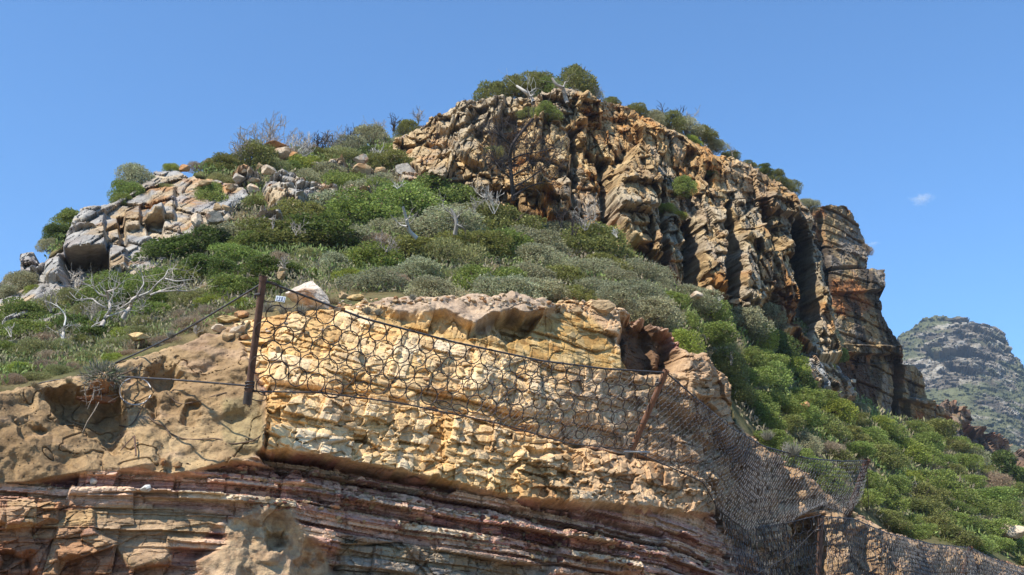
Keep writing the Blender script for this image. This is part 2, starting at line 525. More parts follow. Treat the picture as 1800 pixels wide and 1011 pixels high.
CUT_BUMPS = [
 ([(1150,700),(1178,700),(1262,800),(1236,825)], -0.6, 6), ([(1290,790),(1322,792),(1334,900),(1302,890)], -0.8, 6), ([(1240,700),(1264,720),(1284,795),(1262,795)], -0.7, 5),
 ([(1360,810),(1400,815),(1410,880),(1380,890)], -0.7, 6), ([(1195,770),(1240,780),(1262,850),(1225,850)], 0.35, 6), ([(1320,800),(1356,800),(1370,880),(1340,900)], 0.4, 7),
 ([(1480,940),(1520,930),(1530,1011),(1490,1011)], -0.9, 8), ([(1590,965),(1620,965),(1620,1011),(1596,1011)], -0.8, 8),
 ([(870,900),(960,925),(1060,950),(1160,965),(1165,935),(1060,915),(930,892)], -0.35, 3),  # (outline, metres out of the face, edge softness in pixels)
 ([(464,694),(640,704),(800,730),(1010,785),(1140,810),(1240,850),(1262,905),(1140,903),(1000,893),(900,881),(800,857),(700,837),(560,807),(456,797)], 0.42, 3.0),
 ([(900,800),(1000,800),(1130,830),(1150,900),(1000,892),(905,878)], 0.18, 5),
 ([(456,797),(560,807),(700,837),(800,857),(790,872),(690,852),(560,828),(500,828),(460,812)], -0.45, 2.5),
 ([(520,838),(700,862),(760,885),(930,905),(1080,960),(930,955),(760,915),(640,900),(530,880)], 0.16, 4),
 ([(990,930),(1100,948),(1130,1011),(960,1011)], 0.3, 4),
 ([(1140,902),(1262,906),(1300,960),(1340,1011),(1340,1300),(1170,1300),(1160,990)], 0.05, 4),
 ([(240,715),(320,732),(440,760),(440,815),(240,828),(60,845),(30,780),(90,790),(215,800)], 0.05, 25),
 ([(82,690),(150,690),(205,690),(214,745),(207,792),(185,780),(150,760),(130,750),(108,735)], -0.55, 7),
 ([(118,655),(220,655),(214,705),(130,700)], 0.12, 14),
 ([(262,665),(285,640),(310,660),(302,683),(278,686)], -0.28, 7),
 ([(272,700),(283,712),(282,735),(262,722)], -0.2, 4),
 ([(322,724),(335,708),(350,712),(350,738),(338,748),(324,740)], -0.22, 5),
 ([(30,745),(50,742),(75,760),(60,778),(38,768)], -0.25, 6),
 ([(280,805),(296,800),(298,816),(284,818)], 0.12, 5),
 (Z_HOLLOW, -1.5, 8), (Z_POCKET, -0.75, 3.5),
 ([(1155,560),(1175,575),(1180,640),(1162,640)], 0.5, 4),
 ([(1108,575),(1118,575),(1122,640),(1110,625)], 0.35, 3),
 (Z_GRAVEL, 0.25, 5),
 ([(1196,632),(1240,622),(1250,700),(1256,760),(1200,720)], 0.35, 4),
 ([(1250,640),(1284,664),(1298,745),(1262,740)], -0.1, 4),
 ([(1130,700),(1240,760),(1250,840),(1180,840),(1130,800)], 0.1, 8),
 ([(1240,840),(1258,850),(1275,905),(1300,960),(1280,990),(1262,915)], -0.7, 4),
 ([(1272,930),(1380,925),(1392,1100),(1290,1100)], 0.55, 12),
 ([(1390,915),(1446,905),(1450,1100),(1396,1100)], -1.1, 5),
 ([(1450,905),(1540,925),(1600,960),(1600,1100),(1460,1100)], 0.5, 14),
 ([(915,790),(965,800),(940,815),(925,812)], -0.3, 4), ([(1005,776),(1030,782),(1024,796),(1008,795)], -0.35, 4),
 ([(395,905),(455,882),(500,900),(490,960),(430,985),(400,950)], -0.12, 14),
 ([(470,935),(500,930),(500,955),(480,965)], -0.3, 5), ([(520,985),(600,975),(606,1011),(520,1060)], -0.35, 10),
 ([(250,940),(290,930),(330,960),(300,1000),(250,1000)], 0.1, 10),
 ([(0,965),(62,975),(66,1100),(0,1100)], -0.5, 5), ([(100,985),(140,985),(160,1100),(100,1100)], -0.4, 8),
 ([(400,805),(445,798),(462,818),(440,826),(400,818)], 0.22, 3),
 ([(0,880),(105,880),(100,915),(60,930),(0,925)], 0.2, 4),
]

def bedh(b):
    h = b[..., 2] + 0.126 * np.log1p(np.exp(np.clip((b[..., 0] + 4.3) * 1.5, -30, 30))) / 1.5
    return h + 0.05 * fbm(b * np.array([0.5, 0.5, 0.9]), 3, 77)

def cut_disp(px, py, b, d):
    sand = pmask(px, py, Z_SAND, 5); rub = pmask(px, py, Z_RUB, 8); blk = pmask(px, py, Z_BLOCK, 4)
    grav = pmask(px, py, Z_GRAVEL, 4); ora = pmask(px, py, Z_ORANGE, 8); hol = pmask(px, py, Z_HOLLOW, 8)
    ls = pmask(px, py, Z_LSAND, 10); ll = pmask(px, py, Z_LL, 8); dirt = pmask(px, py, Z_DIRT, 8); bot = pmask(px, py, Z_BOT, 10)
    slab = pmask(px, py, Z_LSLAB, 5); conc = pmask(px, py, Z_CONC, 6); rb = pmask(px, py, Z_RBLOCK, 5)
    sft = np.clip(np.maximum.reduce([sand, grav, ls, hol * 0.8]), 0, 1)
    up = py < np.interp(px, [p[0] for p in CUT_TOP], [p[1] for p in CUT_TOP]) + 300
    q = flat(px, py, R(px, py)); q[..., 2] = q[..., 2] + 0.22 * np.clip(q[..., 0] + 4.3, 0, 9)
    fac1, id1 = facet(q, (1.35, 1.0, 0.72), rotm(0, -4, 0), 11, 0.17, 0.42, 0.06)
    fac2, id2 = facet(q, (0.62, 0.5, 0.33), rotm(0, 6, 0), 12, 0.07, 0.20, 0.04, 0.22)
    fac3, id3 = facet(q, (0.19, 0.19, 0.11), rotm(0, 8, 0), 13, 0.02, 0.055, 0.012, 0.2)
    jn1, jd1 = joints(q, (1.25, 0.72), -5, 301, 0.16, 0.26, 0.07)
    jn2, jd2 = joints(q, (0.55, 0.30), -8, 302, 0.07, 0.14, 0.03)
    h = bedh(b)
    st, bed, crk, seg = strata(h, b[..., 0] + 0.4 * b[..., 1], 0.17, 1.3, 5, 0.4)
    st2, bed2, crk2, seg2 = strata(h + 0.008 * fbm(b * 3, 2, 9), b[..., 0] + 0.4 * b[..., 1], 0.06, 0.5, 6, 0.5)
    st3, bed3, _, seg3 = strata(h, b[..., 0], 0.5, 3.2, 8, 0.45)
    disp = 0.50 * (st - 0.5) + 0.08 * (st2 - 0.5) + 0.62 * (st3 - 0.5) - 0.04 * crk + 0.4 * fac3 + 0.25 * fac2 + 0.2 * fac1 + 0.45 * jn1 + 0.3 * jn2
    # broken sandstone
    w = np.maximum.reduce([rub, blk, ora, dirt, rb, ll * 0.8, bot * 0.7])
    bedded = 0.10 * (strata(h + 0.3, b[..., 0], 0.33, 1.3, 15, 0.6)[0] - 0.5)
    broken = 0.5 * fac1 + 0.75 * jn1 + 0.5 * jn2 + 0.55 * fac2 + 0.8 * fac3 + 0.6 * bedded
    id1 = 0.35 * id1 + 0.65 * jd1; id2 = 0.35 * id2 + 0.65 * jd2
    broken = broken * (1 - 0.45 * blk - 0.15 * rub * (1 - blk)) + rub * 0.1 * fac2 + rub * (0.1 * np.clip(fbm(b * 1.5, 3, 66), -1, 1))
    broken = broken * (1 - 0.5 * ora) + ora * 0.25 * fbm(b * 0.9, 4, 67)
    disp = disp * (1 - w) + broken * w
    disp = disp * (1 - slab * 0.6)
    # sprayed sand: soft folds, bulges and pits
    n = 0.30 * fbm(b * np.array([0.8, 0.8, 1.1]), 3, 21) + 0.10 * (1 - 2 * np.abs(fbm(b * 1.9, 3, 22))) + 0.03 * fbm(b * 6, 4, 23, .65)
    F1, F2, ID, DV = voro(b * 1.25 + 0.3 * fbm(b * 2, 2, 8)[..., None], 91)
    pit = hsh(ID[..., 0], ID[..., 1], ID[..., 2], 92)
    n = n + np.where(pit > 0.5, 0.14, 0) * np.clip(1 - (F1 / 0.42) ** 2, 0, 1) - np.where(pit < 0.25, 0.22, 0) * np.clip(1 - F1 / 0.5, 0, 1) ** 1.5
    n = n + 0.13 * np.abs(fbm(b * 1.3 + 5, 4, 24)) * 2
    cr = np.abs(fbm(b * 0.55 + 0.2 * fbm(b * 3, 2, 26)[..., None], 3, 25))
    n = n - 0.05 * (1 - smooth(cr, 0, 0.012))
    disp = disp * (1 - sft) + n * sft
    disp = disp + conc * 0.02 * (1 - sft)
    for poly, a, soft in CUT_BUMPS:
        disp = disp + a * wmask(px, py, poly, soft * 1.4, 13 if a < 0 and abs(a) < .6 else 8) * (sft + (1 - sft) * (0.6 + 0.5 * id2 + 0.3 * id3))
    disp = disp + 0.25 * fbm(b * 0.35, 2, 55)
    disp = np.where(d < 12, disp - 0.25 * (1 - smooth(d, 0, 12)), disp)
    return disp, dict(sand=sand, rub=rub, blk=blk, grav=grav, ora=ora, hol=hol, ls=ls, ll=ll, dirt=dirt, slab=slab, conc=conc, bot=bot, rb=rb,
                      bed=bed, bed2=bed2, seg=seg, id1=id1, id2=id2, id3=id3, h=h)

def cut_col(px, py, b, disp, a):
    v = np.clip(0.5 * a['bed'] + 0.3 * a['seg'] + 0.2 * a['bed2'], 0, 1)
    c = pal(v, [(0.1, A(150,98,94)), (0.28, 1.15 * A(196,140,124)), (0.42, 1.25 * A(224,176,150)), (0.6, 1.3 * A(242,208,172)), (0.72, 1.2 * A(198,144,134)), (0.95, 1.3 * A(246,220,184))])
    up = smooth(1000 - px, -200, 300)
    yel = pal(a['id2'] * 0.6 + a['id1'] * 0.4, [(0.1, 1.1 * A(212,162,104)), (0.35, 1.18 * A(240,194,128)), (0.6, 1.22 * A(250,214,160)), (0.9, 1.22 * A(252,228,190))])
    n1 = fbm(b * 0.9, 4, 101) * 0.5 + 0.5
    yel = lerp(yel, np.broadcast_to(A(232,196,160), yel.shape), np.clip(smooth(px, 850, 1100) * 0.7, 0, 1))
    yel = lerp(yel, np.broadcast_to(A(205,140,62), yel.shape), smooth(n1, 0.6, 0.8) * 0.45)
    w = np.maximum.reduce([a['rub'], a['blk'], a['rb'] * 0.8])
    c = lerp(c, yel, w)
    c = lerp(c, pal(a['id3'], [(0, A(206,154,86)), (0.5, A(226,182,112)), (1, A(232,198,140))]), a['ora'])
    tan = pal(a['id2'], [(0, A(160,125,92)), (0.5, A(192,158,118)), (1, A(214,184,146))])
    c = lerp(c, tan, np.clip(a['dirt'] + a['rb'] * 0.6, 0, 1))
    low = pal(a['id1'] * 0.5 + a['id2'] * 0.5, [(0.1, A(172,120,92)), (0.4, A(206,150,112)), (0.6, A(214,178,128)), (0.9, A(196,140,118))])
    c = lerp(c, low, a['ll']); c = lerp(c, np.broadcast_to(A(190,164,122), c.shape), a['slab'] * 0.8)
    grey = pal(a['id2'], [(0, A(170,140,118)), (0.5, A(204,178,140)), (1, A(176,168,160))])
    c = lerp(c, grey, a['bot'])
    sandc = pal(fbm(b * 0.7, 4, 111) * 0.5 + 0.5, [(0.2, A(162,132,95)), (0.5, A(188,156,114)), (0.8, A(212,182,138))])
    c = lerp(c, sandc, a['sand'])
    c = lerp(c, pal(a['id3'], [(0, A(190,160,118)), (1, A(220,194,150))]), a['ls'] * 0.8)
    c = lerp(c, np.broadcast_to(A(216,188,158), c.shape), a['grav'])
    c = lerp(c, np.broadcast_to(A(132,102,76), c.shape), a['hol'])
    c = lerp(c, np.broadcast_to(A(180,160,118), c.shape), a['conc'] * (1 - a['blk']) * 0.85)
    # dusting of pale sand on the ledges, dark iron stains
    s = fbm(b * np.array([1.2, 1.2, 3.0]), 4, 121)
    c = lerp(c, np.broadcast_to(A(226,190,158), c.shape), smooth(s, 0.05, 0.35) * 0.4 * (1 - w))
    return c * (0.92 + 0.16 * a['id3'])[..., None]
cutting = sheet('road_cutting', cut_poly, R, 1.5, cut_disp, cut_col, M_CUT, jit=7, jscale=0.05, back=0.10, seed=1, ncell=16, drop=0.1, stepy=1.25)

# ------------------------------------------------------------------ summit crag
CRAG_BUMPS = [
 ([(1085,300),(1105,268),(1142,272),(1150,330),(1152,460),(1110,440),(1082,400),(1070,345)], 2.4, 4),
 ([(940,215),(978,203),(998,245),(1000,330),(998,385),(962,385),(945,330)], 1.7, 4),
 ([(1010,190),(1035,163),(1052,185),(1058,222),(1012,218)], 1.5, 3),
 ([(1020,215),(1060,225),(1090,245),(1086,290),(1050,275),(1018,250)], 1.0, 4),
 ([(746,328),(768,284),(792,278),(802,300),(776,336)], 1.5, 3),
 ([(796,240),(832,226),(846,262),(852,302),(830,302),(800,272)], 1.6, 3),
 ([(760,206),(828,178),(842,204),(806,236),(770,232)], 1.3, 4),
 ([(845,180),(905,168),(915,200),(870,215)], 0.8, 4),
 ([(912,318),(950,308),(966,345),(950,385),(912,372)], 1.4, 4),
 ([(995,400),(1040,380),(1060,425),(1020,418)], 1.0, 4),
 ([(1160,388),(1192,380),(1204,440),(1200,505),(1162,480)], 1.2, 5),
 ([(1225,372),(1262,368),(1268,440),(1262,520),(1232,505),(1222,440)], 1.6, 5),
 ([(1295,420),(1336,400),(1350,450),(1356,530),(1320,545),(1294,520)], 1.9, 5),
 ([(1352,450),(1386,430),(1396,500),(1404,560),(1370,560)], 1.5, 5),
 ([(1350,335),(1392,350),(1400,380),(1362,378),(1340,360)], 1.8, 4),
 ([(1430,395),(1444,480),(1466,560),(1476,610),(1448,600),(1436,500),(1420,420)], 1.0, 4),
 ([(1196,395),(1214,385),(1228,430),(1222,500),(1205,508),(1199,450)], -3.5, 4),
 ([(1266,370),(1281,358),(1292,420),(1288,515),(1270,522),(1268,430)], -3.5, 4),
 ([(1336,362),(1350,382),(1364,440),(1352,446),(1338,400)], -2.5, 4),
 ([(1394,384),(1416,400),(1428,470),(1442,560),(1428,592),(1404,560),(1397,480)], -5.5, 4),
 ([(1151,320),(1166,340),(1168,470),(1153,466)], -2.6, 3),
 ([(1052,268),(1068,292),(1072,400),(1056,395)], -1.8, 4),
 ([(1001,225),(1012,232),(1014,330),(1004,325)], -1.3, 3),
 ([(1206,262),(1216,268),(1214,300),(1204,290)], -1.5, 3), ([(1240,300),(1250,306),(1248,350),(1238,340)], -1.5, 3),
 ([(860,250),(900,240),(925,280),(915,320),(885,310)], -1.2, 10),
 ([(1160,215),(1300,290),(1340,330),(1280,320),(1200,280),(1100,230)], 0.8, 14),
]
CG = TPS([(740,330,47.5),(690,250,54),(715,285,51),(760,206,57),(850,175,57),(1000,158,57),(1100,190,60),(1200,240,63),(1300,285,66.5),(1400,345,71),(1430,400,71),
 (1000,392,46.8),(900,370,47),(1100,440,46.5),(1200,510,48),(1300,548,51.5),(1400,580,57.5),(1475,612,61),(1000,280,51.5),(850,260,53),(1200,380,55),(1300,430,58.5),(1400,470,64)])
def crag_t(px, py):
    return CG(px, py) - 0.6
def crag_disp(px, py, b, d):
    b = flat(px, py, crag_t(px, py))
    f0, i0 = facet(b, (2.6, 2.3, 3.4), rotm(0, 5, 0), 31, 1.1, 1.6, 0.3, 0.22)
    f1, i1 = facet(b, (0.95, 1.0, 1.2), rotm(0, -16, 0), 32, 0.6, 1.1, 0.22, 0.16)
    f2, i2 = facet(b, (0.45, 0.45, 0.65), rotm(0, -10, 0), 33, 0.18, 0.36, 0.10, 0.12)
    j0, k0 = joints(b, (1.8, 3.4), -3, 311, 0.9, 1.3, 0.5, .25)
    j1, k1 = joints(b, (0.85, 1.25), 6, 312, 0.40, 0.8, 0.2, .25)
    f0, f1 = 0.6 * f0 + 0.7 * j0, 0.5 * f1 + 0.8 * j1
    i0, i1 = 0.5 * (i0 + k0), 0.4 * i1 + 0.6 * k1
    f3, i3 = facet(b, (0.2, 0.2, 0.28), rotm(0, 30, 0), 34, 0.05, 0.13, 0.03, .08)
    rub = smooth(py, 240, 200) * smooth(px, 1020, 1080) + pmask(px, py, [(1040,165),(1420,340),(1420,380),(1300,340),(1080,260)], 14)
    rub = np.clip(rub, 0, 1)
    disp = (f0 + f1) * (1 - 0.55 * rub) + f2 + f3
    for poly, a, soft in CRAG_BUMPS:
        disp = disp + a * wmask(px, py, poly, soft * 1.3, 7, .07)
    tp = smooth(d, 0, 10)
    return disp * (0.3 + 0.7 * tp), dict(i0=i0, i1=i1, i2=i2, i3=i3, rub=rub)
def crag_col(px, py, b, disp, a):
    v = 0.45 * a['i1'] + 0.35 * a['i0'] + 0.2 * a['i2']
    c = pal(v, [(0.15, A(152,124,88)), (0.35, A(206,170,118)), (0.5, A(236,206,154)), (0.62, A(184,152,108)), (0.75, A(224,192,140)), (0.9, A(176,158,132))])
    o = fbm(b * np.array([0.5, 0.5, 0.3]), 4, 201)
    c = lerp(c, np.broadcast_to(A(210,144,70), c.shape), smooth(o, 0.1, 0.34) * 0.75)
    g = fbm(b * np.array([0.4, 0.4, 0.2]), 4, 211)
    c = lerp(c, np.broadcast_to(A(200,186,162), c.shape), smooth(g, -0.05, 0.2) * 0.75)
    c = lerp(c, np.broadcast_to(A(152,122,108), c.shape), smooth(-g, 0.15, 0.4) * 0.5 * smooth(px, 1000, 1200))
    c = lerp(c, np.broadcast_to(A(218,168,106), c.shape), a['rub'] * 0.4)
    c = lerp(c, np.broadcast_to(A(216,190,150), c.shape), smooth(px, 900, 760) * 0.45)
    c = c * (1 - 0.22 * smooth(fbm(b * 0.12, 2, 215), -.1, .3) * smooth(px, 1050, 1250))[..., None]
    return c * (0.85 + 0.3 * a['i3'])[..., None]
crag = sheet('summit_crag', crag_poly, crag_t, 1.2, crag_disp, crag_col, M_CRAG, jit=9, jscale=0.07, back=0.5, seed=3, face=0.25)

# ------------------------------------------------------------------ left crag
LEFT_BUMPS = [
 ([(118,410),(148,372),(186,370),(182,410),(134,420)], 1.0, 3),
 ([(108,432),(140,410),(186,412),(188,446),(118,456)], 1.9, 3),
 ([(112,455),(190,448),(192,508),(120,515)], -1.6, 4),
 ([(206,378),(216,378),(224,430),(212,434)], -1.2, 2.5),
 ([(220,368),(246,358),(246,402),(220,406)], 0.9, 2.5),
 ([(262,335),(308,330),(306,385),(270,382)], 0.9, 4),
 ([(256,368),(286,366),(288,388),(258,386)], 0.9, 3),
 ([(256,390),(288,390),(284,418),(260,414)], -1.3, 3),
 ([(190,430),(222,440),(222,478),(192,470)], 0.9, 4),
 ([(160,490),(214,478),(214,508),(166,506)], 1.2, 3),
 ([(36,448),(60,444),(64,480),(38,478)], 0.8, 2.5),
 ([(80,455),(110,445),(110,498),(78,492)], 1.0, 4),
 ([(0,560),(60,498),(84,502),(50,560),(20,590)], 0.5, 5),
 ([(330,395),(352,378),(358,400),(340,410)], 0.7, 3),
]
def left_disp(px, py, b, d):
    b = flat(px, py, H(px, py) - 0.9)
    f0, i0 = facet(b, (1.7, 1.5, 2.2), rotm(0, -8, 0), 51, 0.5, 0.6, 0.22, 0.15)
    f1, i1 = facet(b, (0.7, 0.7, 0.8), rotm(0, -6, 20), 52, 0.18, 0.28, 0.10)
    j1, k1 = joints(b, (1.1, 1.0), -10, 321, 0.35, 0.5, 0.18, .15)
    f0, f1 = .6 * f0 + .6 * j1, .8 * f1
    f2, i2 = facet(b, (0.26, 0.26, 0.26), rotm(0, 0, 40), 53, 0.05, 0.08, 0.02)
    disp = f0 + f1 + f2
    for poly, a, soft in LEFT_BUMPS:
        disp = disp + a * 0.8 * pmask(px, py, poly, soft)
    return disp * (0.3 + 0.7 * smooth(d, 0, 8)), dict(i0=i0, i1=i1, i2=i2)
def left_col(px, py, b, disp, a):
    v = 0.5 * a['i1'] + 0.5 * a['i0']
    c = pal(v, [(0.1, A(176,146,112)), (0.4, A(212,186,148)), (0.7, A(222,204,176)), (0.95, A(186,176,162))])
    o = fbm(b * 0.7, 4, 221)
    c = lerp(c, np.broadcast_to(A(216,150,84), c.shape), smooth(o + 0.12 * smooth(px, 180, 320), 0.2, 0.42) * 0.6)
    g = fbm(b * 0.8, 4, 231)
    c = lerp(c, np.broadcast_to(A(186,186,184), c.shape), smooth(g + 0.3 * smooth(px, 230, 100), -0.05, 0.25) * 0.8)
    return c * (0.9 + 0.2 * a['i2'])[..., None]
leftc = sheet('shoulder_crag', left_poly, lambda x, y: H(x, y) - 0.9, 1.3, left_disp, left_col, M_CRAG, jit=5, jscale=0.08, back=0.3, seed=4, face=0.25)

# small outcrops between the bushes under the crest
mid_poly = [(456,350),(456,324),(476,312),(500,302),(526,308),(538,326),(560,322),(590,328),(604,346),(590,368),(560,372),(545,366),(520,384),(500,372),(474,372)]
def mid_disp(px, py, b, d):
    f0, i0 = facet(b, (1.2, 1.2, 1.2), rotm(0, 20, 0), 61, 0.35, 0.5, 0.2)
    f1, i1 = facet(b, (0.45, 0.45, 0.4), rotm(0, 20, 0), 62, 0.14, 0.2, 0.08)
    return (f0 + f1 + 0.9) * (0.2 + 0.8 * smooth(d, 0, 7)), dict(i0=i0, i1=i1, i2=i1)
sheet('white_outcrop', mid_poly, lambda x, y: H(x, y) - 1.9, 1.3, mid_disp, left_col, M_CRAG, jit=5, jscale=0.1, back=0.2, seed=6, sink=1.4)
for k_, pl_ in enumerate([
 [(440,398),(446,378),(470,372),(500,376),(506,392),(480,404)],
 [(560,300),(570,282),(600,276),(618,288),(612,304),(584,310)],
 [(690,330),(700,306),(728,300),(752,316),(750,340),(716,346)],
 [(600,352),(612,334),(640,330),(662,340),(668,356),(640,366),(614,366)],
 [(620,296),(632,282),(656,286),(664,300),(652,312),(630,312)],
 [(400,300),(430,294),(452,300),(470,312),(440,322),(410,318)],
 [(735,280),(748,262),(775,262),(800,275),(800,300),(770,312),(740,308)],
]):
    sheet('pale_outcrop', pl_, lambda x, y: H(x, y) - 1.8, 1.3, mid_disp, left_col, M_CRAG, jit=7, jscale=0.1, back=0.2, seed=20 + k_, sink=1.3)
top_poly = [(690,262),(690,242),(715,238),(745,244),(760,252),(755,268),(735,262),(710,270)]
sheet('pale_outcrop', top_poly, lambda x, y: H(x, y) - 0.9, 1.3, mid_disp, left_col, M_CRAG, jit=4, jscale=0.1, back=0.2, seed=7, sink=1.2)
low_poly = [(1395,655),(1412,612),(1440,606),(1462,622),(1475,648),(1492,668),(1510,690),(1508,708),(1482,716),(1455,700),(1430,690),(1402,684)]
sheet('low_outcrop', low_poly, lambda x, y: H(x, y) - 0.9, 1.3, mid_disp, left_col, M_CRAG, jit=5, jscale=0.1, back=0.2, seed=8, sink=1.2)

# ------------------------------------------------------------------ buttress beyond the cleft
but_poly = [(1385,372),(1440,364),(1484,363),(1494,378),(1508,404),(1518,432),(1523,474),(1547,480),(1543,512),(1552,556),(1572,592),(1580,612),(1584,640),(1600,640),(1612,654),
 (1624,680),(1632,708),(1652,712),(1668,726),(1680,752),(1690,800),(1560,790),(1500,720),(1440,640),(1400,560),(1385,450)]
BT = TPS([(1385,370,84),(1480,365,88),(1500,480,84),(1400,480,80),(1545,500,86),(1500,600,80),(1440,620,77),(1560,620,84),(1600,660,87),(1550,740,82),(1680,760,92),(1500,720,78),(1690,800,92),(1520,430,90),(1400,560,78)])
BUT_BUMPS = [
 ([(1380,360),(1530,360),(1530,472),(1440,480),(1380,480)], 0.7, 1.5),
 ([(1380,440),(1480,440),(1505,445),(1505,462),(1500,474),(1420,478),(1380,470)], 0.5, 1.5),
 ([(1440,482),(1520,478),(1552,478),(1548,514),(1446,520)], 1.1, 1.5),
 ([(1520,479),(1550,479),(1548,514),(1519,516)], 0.5, 1.2),
 ([(1455,520),(1545,516),(1556,572),(1575,606),(1560,614),(1470,606)], 0.3, 2),
 ([(1470,606),(1575,608),(1572,625),(1480,622)], 0.9, 1.5),
 ([(1484,626),(1574,622),(1574,638),(1490,640)], -0.5, 1.5),
 ([(1572,632),(1576,632),(1580,742),(1570,742)], -2.2, 1.5),
 ([(1578,640),(1600,642),(1612,654),(1630,712),(1600,712),(1580,700)], 1.0, 2),
 ([(1590,700),(1634,704),(1640,745),(1592,745)], 1.2, 2),
 ([(1566,585),(1574,590),(1582,612),(1584,638),(1568,636)], 0.5, 2),
 ([(1432,380),(1440,372),(1452,480),(1462,560),(1456,600),(1440,520)], -1.0, 3),
]
def but_disp(px, py, b, d):
    h = b[..., 2] + 0.04 * b[..., 0] + 0.15 * fbm(b * 0.4, 3, 71)
    st, bed, crk, seg = strata(h, b[..., 0] - 0.6 * b[..., 1], 1.7, 3.2, 72, 0.6)
    s2, bed2, crk2, seg2 = strata(h, b[..., 0] - 0.6 * b[..., 1], 0.5, 1.6, 73, 0.6)
    f1, i1 = facet(b, (1.1, 1.1, 0.9), rotm(0, 0, 10), 74, 0.1, 0.22, 0.05)
    f2, i2 = facet(b, (0.4, 0.4, 0.3), rotm(0, 0, 10), 75, 0.05, 0.1, 0.03)
    disp = 0.8 * (st - 0.5) + 0.12 * (s2 - 0.5) + f1 + f2 - 0.25 * crk
    g = h / 1.7 - np.floor(h / 1.7)
    disp = disp - 0.3 * (1 - smooth(np.minimum(g, 1 - g), 0, 0.07))
    for poly, a, soft in BUT_BUMPS:
        disp = disp + a * pmask(px, py, poly, soft)
    return disp, dict(bed=bed, seg=seg, seg2=seg2, i1=i1, i2=i2)
def but_col(px, py, b, disp, a):
    v = 0.5 * a['seg'] + 0.2 * a['seg2'] + 0.3 * a['i1']
    c = pal(v, [(0.1, A(128,110,88)), (0.35, A(164,140,102)), (0.6, A(186,158,114)), (0.9, A(166,152,132))])
    g = fbm(b * 0.35, 4, 241)
    c = lerp(c, np.broadcast_to(A(160,150,140), c.shape), smooth(g + 0.22 * smooth(py, 520, 400) * smooth(px, 1440, 1500), 0.05, 0.3) * 0.8)
    c = lerp(c, np.broadcast_to(A(190,116,60), c.shape), smooth(-g, 0.12, 0.35) * 0.7)
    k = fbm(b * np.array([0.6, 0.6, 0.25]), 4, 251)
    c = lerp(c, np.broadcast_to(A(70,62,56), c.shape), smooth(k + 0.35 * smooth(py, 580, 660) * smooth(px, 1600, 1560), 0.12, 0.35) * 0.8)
    return c * (0.85 + 0.3 * a['i2'])[..., None]
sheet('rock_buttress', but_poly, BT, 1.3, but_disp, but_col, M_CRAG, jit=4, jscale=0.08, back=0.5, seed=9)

# ------------------------------------------------------------------ dark cliffs further along, far mountain
cl_poly = [(1640,735),(1665,700),(1690,716),(1720,742),(1760,760),(1800,792),(1860,820),(1950,830),(2000,1000),(1900,1020),(1750,990),(1640,900)]
CT = TPS([(1640,720,135),(1700,720,150),(1800,790,170),(1950,830,190),(1640,900,120),(1800,900,130),(1900,1000,120)])
def cl_disp(px, py, b, d):
    f0, i0 = facet(b, (7, 7, 6), rotm(0, 15, 0), 81, 2.2, 2.6, 0.8)
    f1, i1 = facet(b, (2.2, 2.2, 1.6), rotm(0, 10, 0), 82, 0.8, 1.0, 0.4)
    return f0 + f1 - 3.5 * pmask(px, py, [(1690,745),(1760,760),(1800,810),(1790,850),(1740,800),(1690,780)], 6), dict(i0=i0, i1=i1)
def cl_col(px, py, b, disp, a):
    c = pal(0.5 * a['i0'] + 0.5 * a['i1'], [(0.1, A(110,92,78)), (0.5, A(150,122,98)), (0.9, A(176,150,124))])
    g = fbm(b * 0.08, 4, 261)
    c = lerp(c, np.broadcast_to(A(116,120,80), c.shape), smooth(g, 0.0, 0.25) * 0.6)
    return lerp(c, np.broadcast_to(A(176,110,72), c.shape), smooth(-g, 0.1, 0.3) * 0.5)
sheet('far_cliff', cl_poly, CT, 1.6, cl_disp, cl_col, M_CRAG, jit=8, jscale=0.06, back=1.5, seed=10)

mt_poly = [(1540,640),(1580,592),(1600,578),(1620,560),(1645,551),(1665,553),(1672,556),(1690,556),(1700,562),(1730,570),(1756,574),(1766,588),(1776,612),(1792,640),(1820,660),(1900,700),(1990,760),(2060,860),(2060,900),(1600,900),(1540,800)]
MT = TPS([(1540,640,640),(1650,550,700),(1760,575,690),(1900,700,720),(1650,700,560),(1800,720,560),(1700,800,480),(1900,850,480),(1560,800,480),(2060,900,500)])
def mt_disp(px, py, b, d):
    f0, i0 = facet(b, (30, 30, 18), rotm(0, 8, 0), 85, 6, 8, 1)
    f1, i1 = facet(b, (9, 9, 4.5), rotm(0, 6, 0), 86, 2.6, 3.2, 1)
    f2, i2 = facet(b, (4, 4, 2.4), rotm(0, 0, 0), 87, 1.2, 1.6, 0.5)
    cliff = smooth(fbm(b * 0.012, 3, 88) + 0.5 * smooth(py, 660, 590), 0.0, 0.3)
    return (f0 + f1) * (0.35 + 0.65 * cliff) + f2, dict(i1=i1, i2=i2, cliff=cliff)
def mt_col(px, py, b, disp, a):
    c = pal(a['i2'] * 0.5 + a['i1'] * 0.5, [(0.15, A(84,78,68)), (0.5, A(128,118,102)), (0.8, A(178,168,150)), (1, A(226,220,208))])
    v = fbm(b * np.array([0.05, 0.05, 0.1]), 4, 271)
    grn = pal(fbm(b * 0.12, 3, 281) * 0.5 + 0.5, [(0.2, A(92,98,66)), (0.8, A(124,126,86))])
    return lerp(c, grn, smooth(v - 0.2 * a['cliff'] + 0.15 * smooth(py, 620, 780), -0.1, 0.16) * (0.9 - 0.35 * a['cliff']))
sheet('far_mountain', mt_poly, MT, 1.3, mt_disp, mt_col, M_MOUNT, jit=7, jscale=0.08, back=12, seed=11)
